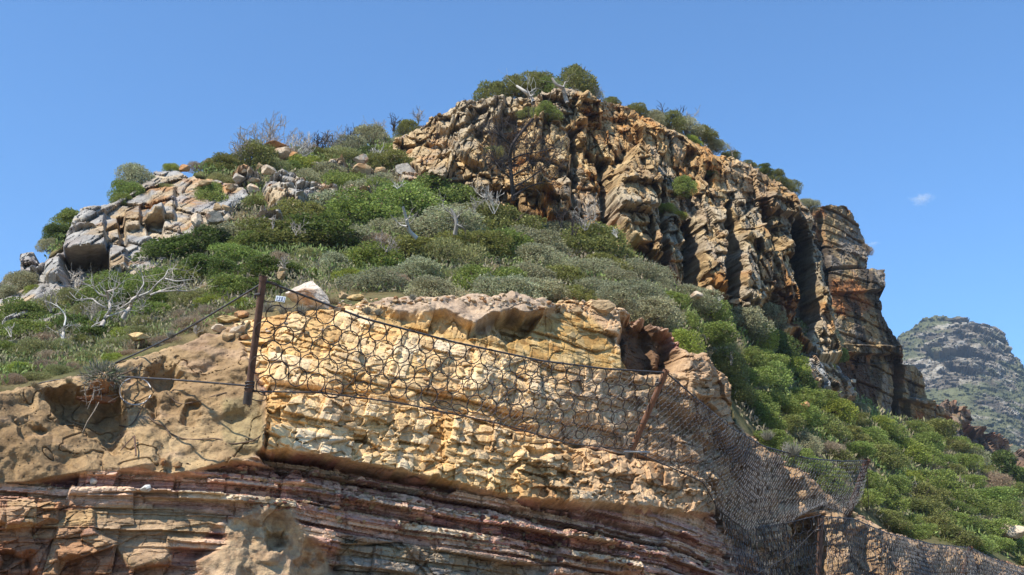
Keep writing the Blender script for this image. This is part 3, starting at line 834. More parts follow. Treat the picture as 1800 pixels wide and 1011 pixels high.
# ------------------------------------------------------------------ finding the carved surface
bpy.context.view_layer.update()
DG = bpy.context.evaluated_depsgraph_get()
def hit(px, py, fallback=None):
    d = Vector((W(px, py, 1.0) - CAM).tolist()).normalized()
    ok, loc, nor, _, ob, _ = SC.ray_cast(DG, Vector(CAM.tolist()), d, distance=3000)
    if not ok:
        return V(px, py, fallback or 60), Vector((0, -1, 0)), (fallback or 60), None
    t = (loc - Vector(CAM.tolist())).dot(Vector((0, CP, SP)))
    return loc, nor, t, ob.name

# ------------------------------------------------------------------ shrubs
KIND = {  # leaf colour a, leaf colour b, leaf length, leaf width, upright, height, word
 'olive': ((0.140, 0.165, 0.048), (0.22, 0.24, 0.080), .085, .030, .5, 1.15, 'olive green'),
 'grey':  ((0.240, 0.262, 0.150), (0.37, 0.39, 0.260), .075, .028, .8, 1.05, 'grey-green'),
 'dark':  ((0.075, 0.115, 0.028), (0.13, 0.18, 0.048), .090, .040, .3, 1.20, 'dark green'),
 'green': ((0.140, 0.200, 0.048), (0.25, 0.32, 0.090), .085, .032, .7, 1.10, 'mid green'),
 'bright':((0.180, 0.240, 0.045), (0.31, 0.37, 0.075), .075, .032, .4, 0.95, 'bright yellow-green'),
 'heath': ((0.190, 0.220, 0.085), (0.29, 0.30, 0.140), .120, .016, 1.3, 0.90, 'feathery green'),
 'dry':   ((0.230, 0.180, 0.130), (0.36, 0.30, 0.220), .110, .014, 1.0, 0.85, 'dry brown'),
}
NLEAF = 11000
def foliage(kind, seed):
    ca, cb, ll, lw, up, ht, _ = KIND[kind]
    rg = np.random.default_rng(seed)
    nl = rg.integers(9, 15)
    a = rg.uniform(0, 2 * math.pi, nl); rr = np.sqrt(rg.uniform(0, 1, nl)) * 0.72
    c = np.stack([np.cos(a) * rr, np.sin(a) * rr, ht * (0.28 + 0.42 * (1 - rr) * rg.uniform(.5, 1.2, nl))], -1)
    rad = rg.uniform(0.24, 0.46, nl)
    ns = 9
    sa = np.linspace(0, 2 * math.pi, ns, endpoint=False) + rg.uniform(0, 1, ns) * .5
    c = np.vstack([c, np.stack([np.cos(sa) * .68, np.sin(sa) * .68, rg.uniform(-.12, .22, ns)], -1), [[0, 0, .2]]])
    rad = np.concatenate([rad, rg.uniform(.26, .40, ns), [.5]]); nl = len(rad)
    k = rg.choice(nl, NLEAF, p=rad ** 2 / (rad ** 2).sum())
    d = rg.normal(size=(NLEAF, 3)); d /= np.linalg.norm(d, axis=1)[:, None]
    flip = (d[:, 2] < -0.35) & (c[k][:, 2] > .35); d[:, 2] = np.where(flip, -d[:, 2], d[:, 2])
    r = rad[k] * (0.62 + 0.46 * rg.uniform(0, 1, NLEAF) ** 0.6) * (1 + 0.16 * np.sin(d[:, 0] * 9 + k) * np.cos(d[:, 1] * 8 + k))
    p = c[k] + d * r[:, None]
    ax = d * 0.6 + np.array([0, 0, up]) + rg.normal(size=(NLEAF, 3)) * 0.55
    ax /= np.linalg.norm(ax, axis=1)[:, None]
    sd = np.cross(ax, rg.normal(size=(NLEAF, 3))); sd /= np.linalg.norm(sd, axis=1)[:, None] + 1e-9
    L = .82 * ll * rg.uniform(.6, 1.35, NLEAF)[:, None]; w = .82 * lw * rg.uniform(.7, 1.3, NLEAF)[:, None]
    v = np.stack([p, p + ax * L * .5 + sd * w, p + ax * L, p + ax * L * .5 - sd * w], 1).reshape(-1, 3)
    f = np.arange(NLEAF * 4).reshape(-1, 4)
    m = rg.uniform(0, 1, NLEAF)[:, None]
    cl = (np.array(ca) * (1 - m) + np.array(cb) * m) * np.array([1.18, 1.12, 1.05])
    tone = rg.uniform(.78, 1.15, nl)[k][:, None] * rg.uniform(.74, 1.24, NLEAF)[:, None]
    cl = cl * tone
    bare = rg.uniform(0, 1, NLEAF) < (0.04 if kind != 'grey' else 0.08)
    cl[bare] = np.array((0.22, 0.17, 0.11)) * rg.uniform(.6, 1.2, bare.sum())[:, None]
    return mesh_np('foliage', v, f, 4, M_LEAF, np.repeat(cl, 4, axis=0))
def stems(kind, seed):
    rg = np.random.default_rng(seed + 900); mb = MB()
    for i in range(11):
        a = rg.uniform(0, 6.28); e = rg.uniform(.35, .85)
        end = np.array([math.cos(a) * e, math.sin(a) * e, KIND[kind][5] * rg.uniform(.45, .95) * (1.1 - .5 * e)])
        mid = end * 0.5 + rg.normal(size=3) * .06
        mb.tube([(0, 0, -.25), tuple(mid * .5), tuple(mid), tuple(end)], [.035, .025, .018, .008], 4, np.array((0.16, 0.13, 0.10)) * rg.uniform(.6, 1.4))
    v = np.vstack(mb.v)
    return mesh_np('stem', v, np.vstack(mb.f), 4, M_WOOD, np.vstack(mb.c), True)
PROTO = {k: [(foliage(k, 100 + i * 7 + j * 31), stems(k, i + j * 5)) for i in range(4)] for j, k in enumerate(KIND)}

rnd = random.Random(4)
SHRUBS = []
def shrub(px, py, r, kind, label, group=None, t=None, sq=1.0, wide=1.0, base_dy=0.6):
    by = py + base_dy * r
    if t is None:
        t = float(H(px, by))
        if (840 < px < 1100 and py < 185) or 1100 <= px < 1440 and (px, py) in CREST:
            t = float(CG(px, by)) + (0.6 if px < 1060 else 1.0)
    p = V(px, by, t)
    R_ = r * t / FP
    n_same = len(SHRUBS)
    o = bpy.data.objects.new('shrub', None)
    o.empty_display_size = 0.2
    COL.objects.link(o)
    o.location = p
    o.rotation_euler = (rnd.uniform(-.12, .12), rnd.uniform(-.12, .12), rnd.uniform(0, 6.28))
    g_ = 1.28
    o.scale = (R_ * wide * g_, R_ * wide * g_, R_ * sq * 1.18)
    fm, sm = PROTO[kind][rnd.randrange(4)]
    fo = obj('foliage', fm, o); st = obj('stem', sm, o)
    tag(o, label, 'shrub', group)
    SHRUBS.append((px, py, r))
    return o

NAMED = [
 (866,158,27,'olive','round olive green shrub at the lower end of the summit clump',.9),
 (905,146,27,'olive','olive green shrub in the middle of the summit clump',.9),
 (940,143,28,'olive','broad olive green shrub touching the summit dome bush',.9),
 (968,152,24,'green','green shrub tucked beneath the summit dome bush',.9),
 (1010,140,34,'olive','tallest dome-shaped bush crowning the very top of the crag',1.15),
 (1035,160,20,'grey','grey shrub on the far shoulder of the summit dome bush',1),
 (960,190,22,'green','green shrub on the ledge just below the summit clump',.8),
 (925,198,14,'olive','small olive shrub beside the ledge below the summit',.8),
 (1078,172,14,'olive','small olive shrub on the ridge right after the summit',.9),
 (1118,186,20,'olive','first grey-olive shrub where the crest starts falling away',.9),
 (1148,200,22,'grey','grey-green shrub on the crest beneath the upright dead twigs',.9),
 (1180,206,24,'olive','olive green shrub thick on the falling crest',.9),
 (1208,214,26,'grey','grey shrub with bare twigs at the crest bulge',1),
 (1238,228,24,'olive','olive shrub on the steepening part of the crest',1),
 (1215,242,18,'bright','bright green shrub just under the crest bulge',.8),
 (1262,250,19,'grey','grey-green shrub lower down the falling crest',.9),
 (1288,268,14,'olive','small olive shrub on the falling crest below a bare stem',.9),
 (1318,283,13,'olive','low olive shrub hugging the crest above red rock',.8),
 (1345,293,15,'dark','dark low shrub on the steep crest line',.9),
 (1370,306,18,'olive','dark olive wedge of bush on the outer crest',1),
 (1392,322,17,'olive','last olive bush before the buttress saddle',1),
 (1425,352,17,'grey','round grey-green shrub on the saddle beside the buttress top',.9),
 (1400,350,9,'bright','little bright shrub in the notch before the buttress',.8),
 (441,276,36,'olive','large rounded olive shrub on the crest among bare twigs',1.1),
 (540,288,26,'bright','glossy bright green bush beside the sloping pale block',1.0),
 (515,294,18,'green','green bush spreading downhill of the glossy bright bush',.9),
 (578,302,26,'grey','grey-green bush with fine leaves above the white outcrop',1.0),
 (302,293,13,'bright','tiny round bright green bush alone on the skyline',.9),
 (236,308,28,'grey','blue-grey airy bush on the skyline over the shoulder crag',1.1),
 (222,332,22,'green','green bush beneath the blue-grey skyline bush',1.0),
 (210,348,15,'green','small green bush lowest in the skyline trio',1.0),
 (122,388,24,'green','green bush leaning off the skyline above the overhang',1.1),
 (100,410,20,'dark','dark green bush hanging on the outer skyline',1.1),
 (85,428,16,'grey','greyish bush behind the upright rock stump',1.0),
 (38,492,24,'grey','grey-green bush at the foot of the outermost rock stump',1.1),
 (62,508,15,'bright','bright green bush between leaning slabs at the frame edge',.9),
 (12,512,18,'grey','grey bush cut by the photo edge',1.0),
 (372,345,26,'green','tall green bush at the inner end of the shoulder crag',1.2),
 (272,438,18,'grey','pale grey-green bush growing from a crack in the shoulder crag',1.1),
 (385,310,20,'heath','feathery low bush on open ground over the shoulder crag',.7),
 (290,325,15,'heath','low green cushion on top of the shoulder crag',.6),
 (345,288,14,'dry','dry brown tussock bush on the skyline',.7),
 (372,286,16,'dry','pale brown grassy bush beside the big crest shrub',.8),
 (655,238,28,'grey','wide grey bush on the crest under fine dead stems',1.0),
 (618,252,24,'grey','grey bush next in line along the burnt crest',1.0),
 (715,222,20,'olive','olive bush highest on the crest before the crag rises',.9),
 (680,262,18,'bright','bright green bush just outside the pale outcrop',.9),
 (650,268,16,'dark','dark green bush beneath the wide grey crest bush',.9),
 (735,238,15,'dry','brown scrubby bush against the first crag rocks',.9),
 (668,318,26,'grey','spreading grey-brown thorny bush below the leaning rock',.9),
 (640,330,30,'grey','grey bush beside the spreading thorny bush',.9),
 (1198,600,32,'bright','vivid green bush at the lip of the dark hollow',1.15),
 (1205,565,24,'green','green bush directly above the vivid hollow bush',1.0),
 (1345,552,28,'grey','silvery bush touching the foot of the dark cleft',1.1),
 (1330,585,30,'bright','bright bush below the silvery one under the clefts',1.1),
 (1368,605,30,'dark','deep green bush on the rib below the main cleft',1.1),
 (1390,640,26,'bright','bright green bush on the rib over the round cushion bushes',1.0),
 (1455,592,23,'grey','soft grey-green bush against the buttress foot',1.1),
 (1472,622,17,'green','green bush beneath the soft grey one by the buttress',1.0),
 (1443,641,20,'bright','round yellow-green cushion on the low outcrop',.9),
 (1408,668,23,'dark','dark round bush below the pale low outcrop',1.0),
 (1202,326,18,'green','green tuft bush on a ledge in the middle of the crag',1.2),
 (1172,362,16,'bright','yellow-green mat on the shelf beside the great pillar',.6),
 (1192,372,14,'bright','second yellow-green mat further along the crag shelf',.5),
 (615,483,30,'bright','vivid yellow-green cushion beyond the pale pointed boulder',.85),
 (545,476,16,'bright','small yellow-green cushion left of the pale boulder',.8),
 (692,500,19,'dry','tall tawny grassy bush standing at the bank edge',1.6),
 (665,430,34,'dry','reddish brown leafless bush in the middle of the green bank',1.0),
 (500,455,22,'dry','grey-brown leafless bush above the small yellow-green cushion',.9),
 (200,628,17,'bright','bright green bush just over the hanging plant',.9),
 (150,600,22,'olive','yellowish olive bush beside the white stump',.8),
 (345,515,36,'heath','pale feathery cushion under the steel cable',.7),
 (255,560,22,'heath','small feathery bush where the sand begins',.7),
 (300,575,14,'grey','grey-green tuft bush on the sand edge under the cable',.7),
 (395,545,20,'dry','brown dead bush just left of the steel post',.8),
 (325,550,24,'dry','brown wispy bush in line with the cable',.7),
 (90,590,26,'dry','brown wispy bush at the outer end of the bank',.6),
 (130,640,20,'dry','dry brown bush on the sand rim beyond the hanging plant',.6),
 (40,640,28,'bright','bright grassy bush low in the corner above the sand',.6),
 (868,262,15,'heath','greenish brush in the upper bowl of the crag',.7),
 (800,322,20,'grey','grey-green bush tucked under the leaning crag rocks',.9),
 (830,350,22,'green','green bush reaching up to the crag foot',1.0),
 (940,390,20,'olive','olive bush at the foot of the mid pillar',.9),
 (1250,300,9,'olive','tiny olive bush stuck on the rubble below the crest',.8),
 (1165,505,18,'grey','grey bush rising beside the foot of the great pillar',1.2),
 (1522,440,10,'dry','bare little tree clinging to the buttress edge',1.6),
 (1600,835,20,'bright','brightest green bush on the lower slope',.9),
 (1275,610,24,'heath','tall loose bush following the rim of the hollow',1.3),
 (1510,715,16,'grey','silver-grey patch bush below the buttress foot',.8),
 (1755,815,30,'dark','dark bush hiding the foot of the far cliffs',1.0),
 (1712,800,22,'grey','grey dying bush on the slope edge before the far cliffs',1.0),
 (1788,842,28,'dark','dark bush where the slope edge leaves the photo',1.0),
 (1455,785,30,'dry','pale dry fibrous bush emerging behind the net top',.7),
 (1410,775,30,'grey','silver-grey mat bush behind the sagging net rope',.8),
 (1740,845,30,'dry','large grey-brown dying bush near the slope edge',1.0),
]
CREST = {(p[0], p[1]) for p in NAMED if 1060 < p[0] < 1440 and p[1] < 360 and p[0] not in (1202, 1172, 1192, 1250)}
for px, py, r, k, lab, sq in NAMED:
    t = None
    if (px, py) == (1522, 440): t = 88.0
    if (px, py) in ((1202, 326), (1172, 362), (1192, 372), (868, 262), (1250, 300), (272, 438), (960, 190), (925, 198)):
        t = hit(px, py + .5 * r)[2] - 0.2
    if (px, py) in CREST: px, py, r, sq = px - 3, py + 3, r * .95, sq * .85; CREST.add((px, py))
    shrub(px, py, r, k, lab, None, t, sq)

REGIONS = [
 # phrase, outline, kinds, radius range, group
 ('high on the bank left of the leafless brown bush', [(395,365),(480,375),(600,345),(650,350),(640,420),(500,440),(400,420)], ['dark','olive','grey','green','grey'], (28,42)),
 ('low on the bank above the cable post', [(300,440),(400,420),(500,440),(480,500),(400,520),(300,500)], ['dark','green','dark','olive'], (24,34)),
 ('on the middle bank below the crag foot', [(650,350),(745,345),(800,345),(880,375),(900,420),(800,440),(690,440)], ['grey','olive','grey','green'], (30,42)),
 ('along the bank edge over the net', [(640,440),(800,440),(900,430),(900,512),(720,512),(650,495)], ['olive','grey','heath','green'], (28,40)),
 ('just uphill of the pale pointed boulder', [(470,440),(640,430),(650,470),(590,465),(520,470),(478,475)], ['olive','grey','heath'], (18,26)),
 ('on the grey part of the bank under the pillar', [(900,400),(1000,405),(1080,440),(1160,490),(1150,550),(1050,520),(900,515)], ['grey','grey','grey','olive'], (24,36)),
 ('on the spur between the hollow and the crag', [(1160,490),(1240,530),(1300,560),(1310,640),(1260,620),(1220,560),(1160,545)], ['green','grey','green'], (22,30)),
 ('round the white dead trees', [(0,545),(60,560),(120,520),(230,495),(300,480),(340,520),(280,570),(180,590),(60,620),(0,620)], ['green','green','heath','dark'], (22,32)),
 ('on the outer bank near the sand', [(0,610),(100,610),(200,590),(330,555),(400,520),(440,530),(400,555),(280,600),(180,640),(0,675)], ['heath','dry','bright','dry'], (14,22)),
 ('on the upper ground behind the white outcrop', [(390,290),(500,285),(620,270),(690,270),(740,300),(740,340),(600,350),(590,320),(480,305),(460,360),(385,370)], ['olive','grey','heath','green'], (16,26)),
 ('on the burnt crest between summit and shoulder', [(460,270),(600,262),(700,240),(760,225),(750,240),(690,260),(600,275),(470,285)], ['grey','dry','olive'], (12,18)),
 ('on the slope under the dark cleft', [(1262,640),(1290,600),(1400,650),(1420,700),(1400,750),(1330,740),(1305,730),(1290,670)], ['green','olive','green'], (22,30)),
 ('on the upper right slope below the buttress', [(1420,690),(1500,720),(1570,745),(1600,800),(1540,820),(1440,760)], ['green','olive','green','bright'], (18,26)),
 ('on the slope directly behind the far net post', [(1310,735),(1400,750),(1500,810),(1560,870),(1570,930),(1500,895),(1425,830),(1350,780)], ['green','green','olive','green'], (20,28)),
 ('on the outer slope under the far cliffs', [(1580,745),(1650,752),(1720,800),(1780,860),(1740,870),(1620,810)], ['green','green','olive'], (16,24)),
 ('at the bottom of the right slope', [(1560,850),(1640,830),(1750,880),(1840,930),(1840,995),(1720,962),(1640,950),(1570,928)], ['green','green','olive','green'], (18,26)),
]
def inside(x, y, poly):
    c = False
    for i in range(len(poly)):
        x0, y0 = poly[i]; x1, y1 = poly[i - 1]
        if (y0 > y) != (y1 > y) and x < (x1 - x0) * (y - y0) / (y1 - y0) + x0:
            c = not c
    return c
ORD = ['first', 'second', 'third', 'fourth', 'fifth', 'sixth', 'seventh', 'eighth', 'ninth', 'tenth', 'eleventh', 'twelfth', 'thirteenth', 'fourteenth', 'fifteenth', 'sixteenth', 'seventeenth', 'eighteenth', 'nineteenth', 'twentieth', 'twenty-first', 'twenty-second', 'twenty-third', 'twenty-fourth', 'twenty-fifth', 'twenty-sixth', 'twenty-seventh']
for phrase, poly, kinds, (r0, r1) in REGIONS:
    xs = [p[0] for p in poly]; ys = [p[1] for p in poly]
    got = []
    for _ in range(1300):
        x = rnd.uniform(min(xs), max(xs)); y = rnd.uniform(min(ys), max(ys)); r = rnd.uniform(r0, r1) * 1.12
        if not inside(x, y, poly): continue
        if any(inside(x, y + .3 * r, [(p[0] + (p[0] - 525) * .15, p[1] + (p[1] - 345) * .15) for p in mid_poly]) for _i in (0,)): continue
        if any(pp[0] < x < pp[1] and pp[2] < y < pp[3] for pp in ((320,440,305,415),(436,510,368,412),(555,622,278,318),(685,756,300,350),(600,672,328,374),(618,668,280,320),(400,475,292,332),(735,800,262,312))): continue
        if any((x - a) ** 2 + (y - b) ** 2 * 1.6 < (0.61 * (r + c)) ** 2 for a, b, c in SHRUBS): continue
        k = rnd.choice(kinds)
        got.append((x, y, r, k, shrub(x, y, r, k, None, None, None, rnd.uniform(.62, 1.1), rnd.uniform(1.1, 1.6), 0.45)))
    for k in set(g[3] for g in got):
        same = sorted([g for g in got if g[3] == k], key=lambda g: g[0])
        for i, g in enumerate(same):
            w = KIND[k][6]
            lab = f'{w} shrub {phrase}' if len(same) == 1 else f'{ORD[min(i, 26)]} {w} shrub from the left {phrase}'
            g[4]['label'] = ' '.join(lab.split()[:16]); g[4]['group'] = 'shrubs ' + phrase

# ------------------------------------------------------------------ low ground cover
def ground_cover():
    rg = np.random.default_rng(8)
    n = 380000
    px = rg.uniform(-60, 1860, n); py = rg.uniform(230, 1000, n)
    ok, _, _ = sdf(px, py, [(x, y) for x, y in hill_poly])
    top = np.interp(px, [p[0] for p in CUT_TOP], [p[1] for p in CUT_TOP])
    m = (ok > 4) & (py < top - 3)
    m &= pmask(px, py, crag_poly, 1) < .5
    m &= pmask(px, py, left_poly, 1) < .5
    px, py = px[m], py[m]; n = len(px)
    t = H(px, py); b = W(px, py, t)
    dens = fbm(b * 0.5, 3, 300)
    keep = rg.uniform(0, 1, n) < 0.8 + 1.0 * dens
    keep &= ~((py > top[m] - 22) & (rg.uniform(0, 1, n) < .35))
    b, t, px, py = b[keep], t[keep], px[keep], py[keep]; n = len(b)
    sc = np.clip(t / 40, .5, 2.2)
    p = b + np.stack([rg.normal(0, .05, n), rg.normal(0, .05, n), rg.uniform(-.05, .38, n) * sc * .8], -1)
    p[:, 1] -= .15
    ax = rg.normal(size=(n, 3)) * .6 + np.array([0, 0, 1.0]); ax /= np.linalg.norm(ax, axis=1)[:, None]
    sd = np.cross(ax, rg.normal(size=(n, 3))); sd /= np.linalg.norm(sd, axis=1)[:, None]
    L = (rg.uniform(.10, .26, n) * sc)[:, None]; w = (rg.uniform(.02, .045, n) * sc)[:, None]
    v = np.stack([p, p + ax * L * .5 + sd * w, p + ax * L, p + ax * L * .5 - sd * w], 1).reshape(-1, 3)
    k = fbm(b * 0.3, 3, 310) + rg.normal(0, .18, n)
    c = pal(k, [(-.5, (0.27, .22, .15)), (-.15, (0.26, .23, .13)), (0, (0.20, .22, .085)), (.2, (0.17, .22, .065)), (.5, (0.23, .30, .08))])
    c = c * rg.uniform(.7, 1.25, n)[:, None]
    o = obj('ground_cover', mesh_np('ground_cover', v, np.arange(n * 4).reshape(-1, 4), 4, M_COVER, np.repeat(c, 4, axis=0)))
    tag(o, 'low scrub and dry grass between the shrubs on the hillside', 'ground cover', kind='stuff')
ground_cover()
# ------------------------------------------------------------------ metal
def metal_mat(name, a, b, rough, metal):
    m, nt, p = new_mat(name)
    n = noise_node(nt, 9, 6, .7)
    nt.links.new(ramp(nt, n, [(.35, a), (.65, b)]), p.inputs['Base Color'])
    p.inputs['Roughness'].default_value = rough; p.inputs['Metallic'].default_value = metal
    bp = nt.nodes.new('ShaderNodeBump'); bp.inputs['Distance'].default_value = .01
    nt.links.new(n, bp.inputs['Height']); nt.links.new(bp.outputs[0], p.inputs['Normal'])
    return m
M_RUST = metal_mat('rusty_steel', (.085, .045, .030), (.16, .085, .055), .75, .2)
M_RUST2 = metal_mat('orange_rust', (.16, .07, .035), (.24, .12, .07), .8, .1)
M_RING = metal_mat('ring_wire', (.045, .032, .026), (.085, .062, .05), .6, .4)
M_WIRE = metal_mat('galvanised_wire', (.30, .29, .28), (.45, .44, .42), .45, .5)
M_CABLE = metal_mat('cable_steel', (.05, .045, .045), (.10, .09, .085), .5, .5)
M_PLATE = metal_mat('plate_paint', (.50, .55, .60), (.62, .66, .70), .5, 0)
M_DIGIT = metal_mat('digit_paint', (.08, .10, .16), (.12, .14, .20), .6, 0)

def arc(pts, n=24, sag=0.0):
    """smooth 3-D line through a list of Vectors"""
    P = np.array([list(p) for p in pts]); s = np.concatenate([[0], np.cumsum(np.linalg.norm(np.diff(P, axis=0), axis=1))])
    u = np.linspace(0, s[-1], n)
    q = np.stack([np.interp(u, s, P[:, k]) for k in range(3)], -1)
    for _ in range(2 if len(pts) > 2 else 0):
        q[1:-1] = .25 * q[:-2] + .5 * q[1:-1] + .25 * q[2:]
    q[:, 2] -= sag * np.sin(np.pi * u / s[-1])
    return q

def post(base, top, rad, mat, label, plate=True):
    b = np.array(base); tt = np.array(top); ax = (tt - b) / np.linalg.norm(tt - b)
    root = empty('steel_post', base, label, 'post', 'posts of the rockfall barrier')
    mb = MB(); mb.tube([b - ax * .15, b + (tt - b) * .5, tt], rad, 14)
    mb.build('tube', mat, root, base)
    mb = MB(); mb.tube([tt - ax * .06, tt - ax * .03, tt + ax * .015], rad * 1.13, 14)
    mb.tube([tt + ax * .018, tt - ax * .25], rad * .82, 14)
    mb.build('rim', mat, root, base)
    mb = MB(); mb.tube([tt - ax * .30 - np.array([rad * 1.6, 0, 0]), tt - ax * .30 + np.array([rad * .2, -rad, 0])], .028, 8)
    mb.tube([tt - ax * .22 + np.array([-rad * 1.5, 0, .02]), tt - ax * .36 + np.array([-rad * 1.6, 0, 0])], .02, 6)
    mb.build('rope_bracket', M_CABLE, root, base)
    mb = MB()
    for k in range(3):
        a = np.linspace(0, 6.6, 26)
        pts = b + ax * (.05 + .05 * k) + np.stack([np.cos(a) * rad * 1.2, np.sin(a) * rad * 1.2, a * .004], -1)
        mb.tube(pts, .014, 5)
    mb.tube([b - ax * .2, b - ax * .02, b + ax * .02], rad * 1.25, 10)
    mb.build('base_shackle', M_CABLE, root, base)
    return root
A0, A1 = V(437, 690, 17.0), V(463, 487, 16.7)
B0, B1 = V(1110, 791, 21.9), V(1171, 652, 21.3)
C0, C1 = V(1491, 905, 31.0), V(1524, 809, 30.2)
D0, D1 = V(1436, 1075, 28.0), V(1443, 912, 28.4)
E0, E1 = V(1690, 1015, 38.5), V(1706, 962, 38.0)
post(A0, A1, .060, M_RUST, 'tall rusty brown steel pipe post standing at the sand edge')
post(B0, B1, .062, M_RUST2, 'orange-brown steel post leaning in the middle of the rockfall net')
post(C0, C1, .085, M_RUST, 'dark leaning post holding the far end of the sagging net')
post(D0, D1, .075, M_RUST, 'dark upright post under the far net beside the shaded recess')
post(E0, E1, .075, M_RUST2, 'small brown post at the bottom right of the slope')

def net(label, top, bot, ring_r, row, bulge, seed, wire_rows, wire_from=0.0, wire_alpha=1.0, pile=0, wire_r=.006, ring_w=.011):
    rg = np.random.default_rng(seed)
    T = arc(top, 160); B = arc(bot, 160)
    org = top[0]
    L = np.concatenate([[0], np.cumsum(np.linalg.norm(np.diff(T, axis=0), axis=1))])
    tot = L[-1]
    def at(s, dist=None, v=None):
        i = s / tot * 159
        tp = np.array([np.interp(i, range(160), T[:, k]) for k in range(3)]); bp = np.array([np.interp(i, range(160), B[:, k]) for k in range(3)])
        h = np.linalg.norm(bp - tp); dn = (bp - tp) / h
        if v is None: v = dist / h
        i2 = min(i + 1, 159); tg = np.array([np.interp(i2, range(160), T[:, k]) - np.interp(max(i2 - 2, 0), range(160), T[:, k]) for k in range(3)])
        tg /= np.linalg.norm(tg)
        o = np.cross(tg, dn); o /= np.linalg.norm(o) + 1e-9
        if o[1] > 0: o = -o
        p = tp + (bp - tp) * v + o * bulge * math.sin(math.pi * min(max(v, 0), 1)) * (0.5 + 0.5 * math.sin(s * .9 + seed))
        return p, tg, dn - tg * dn.dot(tg), o, h, v
    root = empty('ring_net', org, label, 'net', 'nets of the rockfall barrier')
    mb = MB()
    a = np.linspace(0, 2 * math.pi, 21)
    dx = ring_r * 2.02
    for k in range(int(6 / row)):
        s = (k % 2) * dx / 2 + ring_r * .6
        while s < tot:
            h = at(s, v=.5)[4]; dist = ring_r * .95 + k * row
            if dist < h - ring_r * .3:
                p, tg, dn, o, _, _ = at(s + rg.normal(0, .006), dist + rg.normal(0, .006))
                dn = dn / np.linalg.norm(dn)
                rr = ring_r * rg.uniform(.95, 1.05); tw = rg.normal(0, .10)
                u = tg + o * tw; w_ = dn * (1 + rg.normal(0, .04)) + o * rg.normal(0, .10)
                mb.tube(p + np.cos(a)[:, None] * u * rr + np.sin(a)[:, None] * w_ * rr, ring_w * rg.uniform(.8, 1.2), 4)
            s += dx
    for _ in range(pile):
        s = rg.uniform(0, tot); p, tg, dn, o, h, _ = at(s, v=rg.uniform(.86, 1.04))
        u = tg + o * rg.normal(0, .4); w_ = dn * rg.uniform(.4, .9) + o * rg.uniform(-.6, .6)
        mb.tube(p + np.cos(a)[:, None] * u * ring_r + np.sin(a)[:, None] * w_ * ring_r, ring_w, 4)
    mb.build('ring_mesh', M_RING, root, org)
    mb = MB()
    for k in range(wire_rows):
        v = (k + .5) / wire_rows
        n = int(tot * (1 - wire_from) / .07)
        pts = []
        for j in range(n):
            s = tot * wire_from + j * .07
            p, tg, dn, o, h, _ = at(min(s, tot - .01), v=v)
            sgn = 1 if (j + k) % 2 else -1
            pts.append(p + dn * sgn * .5 * h / wire_rows * .9 + o * (.02 + .012 * sgn) + rg.normal(0, .004, 3))
        j0 = 0
        while j0 < n - 3:          # the light mesh is torn here and there
            j1 = min(n, j0 + int(rg.uniform(30, 120) * wire_alpha))
            if j1 - j0 > 2: mb.tube(pts[j0:j1], wire_r, 3)
            j0 = j1 + (0 if wire_alpha >= 1 else int(rg.uniform(5, 60) * (1 - wire_alpha)))
    mb.build('wire_mesh', M_WIRE, root, org)
    mb = MB(); mb.tube(T, .019, 6); mb.build('top_rope', M_CABLE, root, org)
    mb = MB(); mb.tube(B, .014, 6); mb.build('bottom_rope', M_CABLE, root, org)
    return root

net('first ring net panel stretched from the tall pipe post over yellow rock',
    [V(466, 494, 16.7), V(640, 560, 17.6), V(800, 602, 18.7), V(950, 634, 19.8), V(1060, 648, 20.6), V(1171, 655, 21.3)],
    [V(438, 688, 17.0), V(560, 690, 17.5), V(700, 708, 18.2), V(880, 745, 19.6), V(1000, 780, 20.8), V(1110, 791, 21.9)],
    .168, .305, .12, 3, 16, .5, .5, 12, .0045, .0095)
net('second net panel sagging darkly between the orange post and far post',
    [V(1171, 655, 21.3), V(1230, 706, 22.6), V(1285, 752, 23.8), V(1340, 784, 25.2), V(1420, 806, 27.4), V(1480, 811, 29.0), V(1524, 810, 30.2)],
    [V(1110, 791, 21.9), V(1180, 822, 22.8), V(1236, 848, 23.6), V(1262, 895, 24.6), V(1310, 932, 25.9), V(1380, 922, 27.6), V(1436, 885, 29.4), V(1491, 905, 31.0)],
    .185, .330, .5, 5, 18, 0, .95, 20, .0055, .0075)
net('loose ring net hanging below the sagging panel over brown boulders',
    [V(1255, 880, 24.9), V(1310, 930, 26.1), V(1380, 920, 27.4), V(1443, 905, 28.4)],
    [V(1290, 1060, 24.9), V(1340, 1070, 25.6), V(1390, 1075, 26.6), V(1436, 1075, 28.0)],
    .19, .34, .15, 7, 10, 0, .5, 14, .006)
net('low net panel draped over rocks between dark post and bottom right post',
    [V(1443, 908, 28.4), V(1500, 912, 30.0), V(1560, 938, 32.0), V(1640, 957, 35.5), V(1706, 963, 38.0)],
    [V(1436, 1075, 28.0), V(1500, 1070, 29.0), V(1580, 1075, 31.0), V(1650, 1075, 33.5), V(1700, 1075, 36.0)],
    .20, .36, .3, 9, 16, 0, .9, 0, .006, .0085)
net('last net panel leaving the photo at the bottom corner',
    [V(1706, 963, 38.0), V(1750, 985, 40.0), V(1810, 1003, 43.0), V(1880, 1040, 46.0)],
    [V(1700, 1075, 36.0), V(1760, 1090, 38.0), V(1820, 1100, 41.0), V(1880, 1110, 44.0)],
    .22, .40, .3, 11, 14, 0, .9, 0, .0075, .0095)

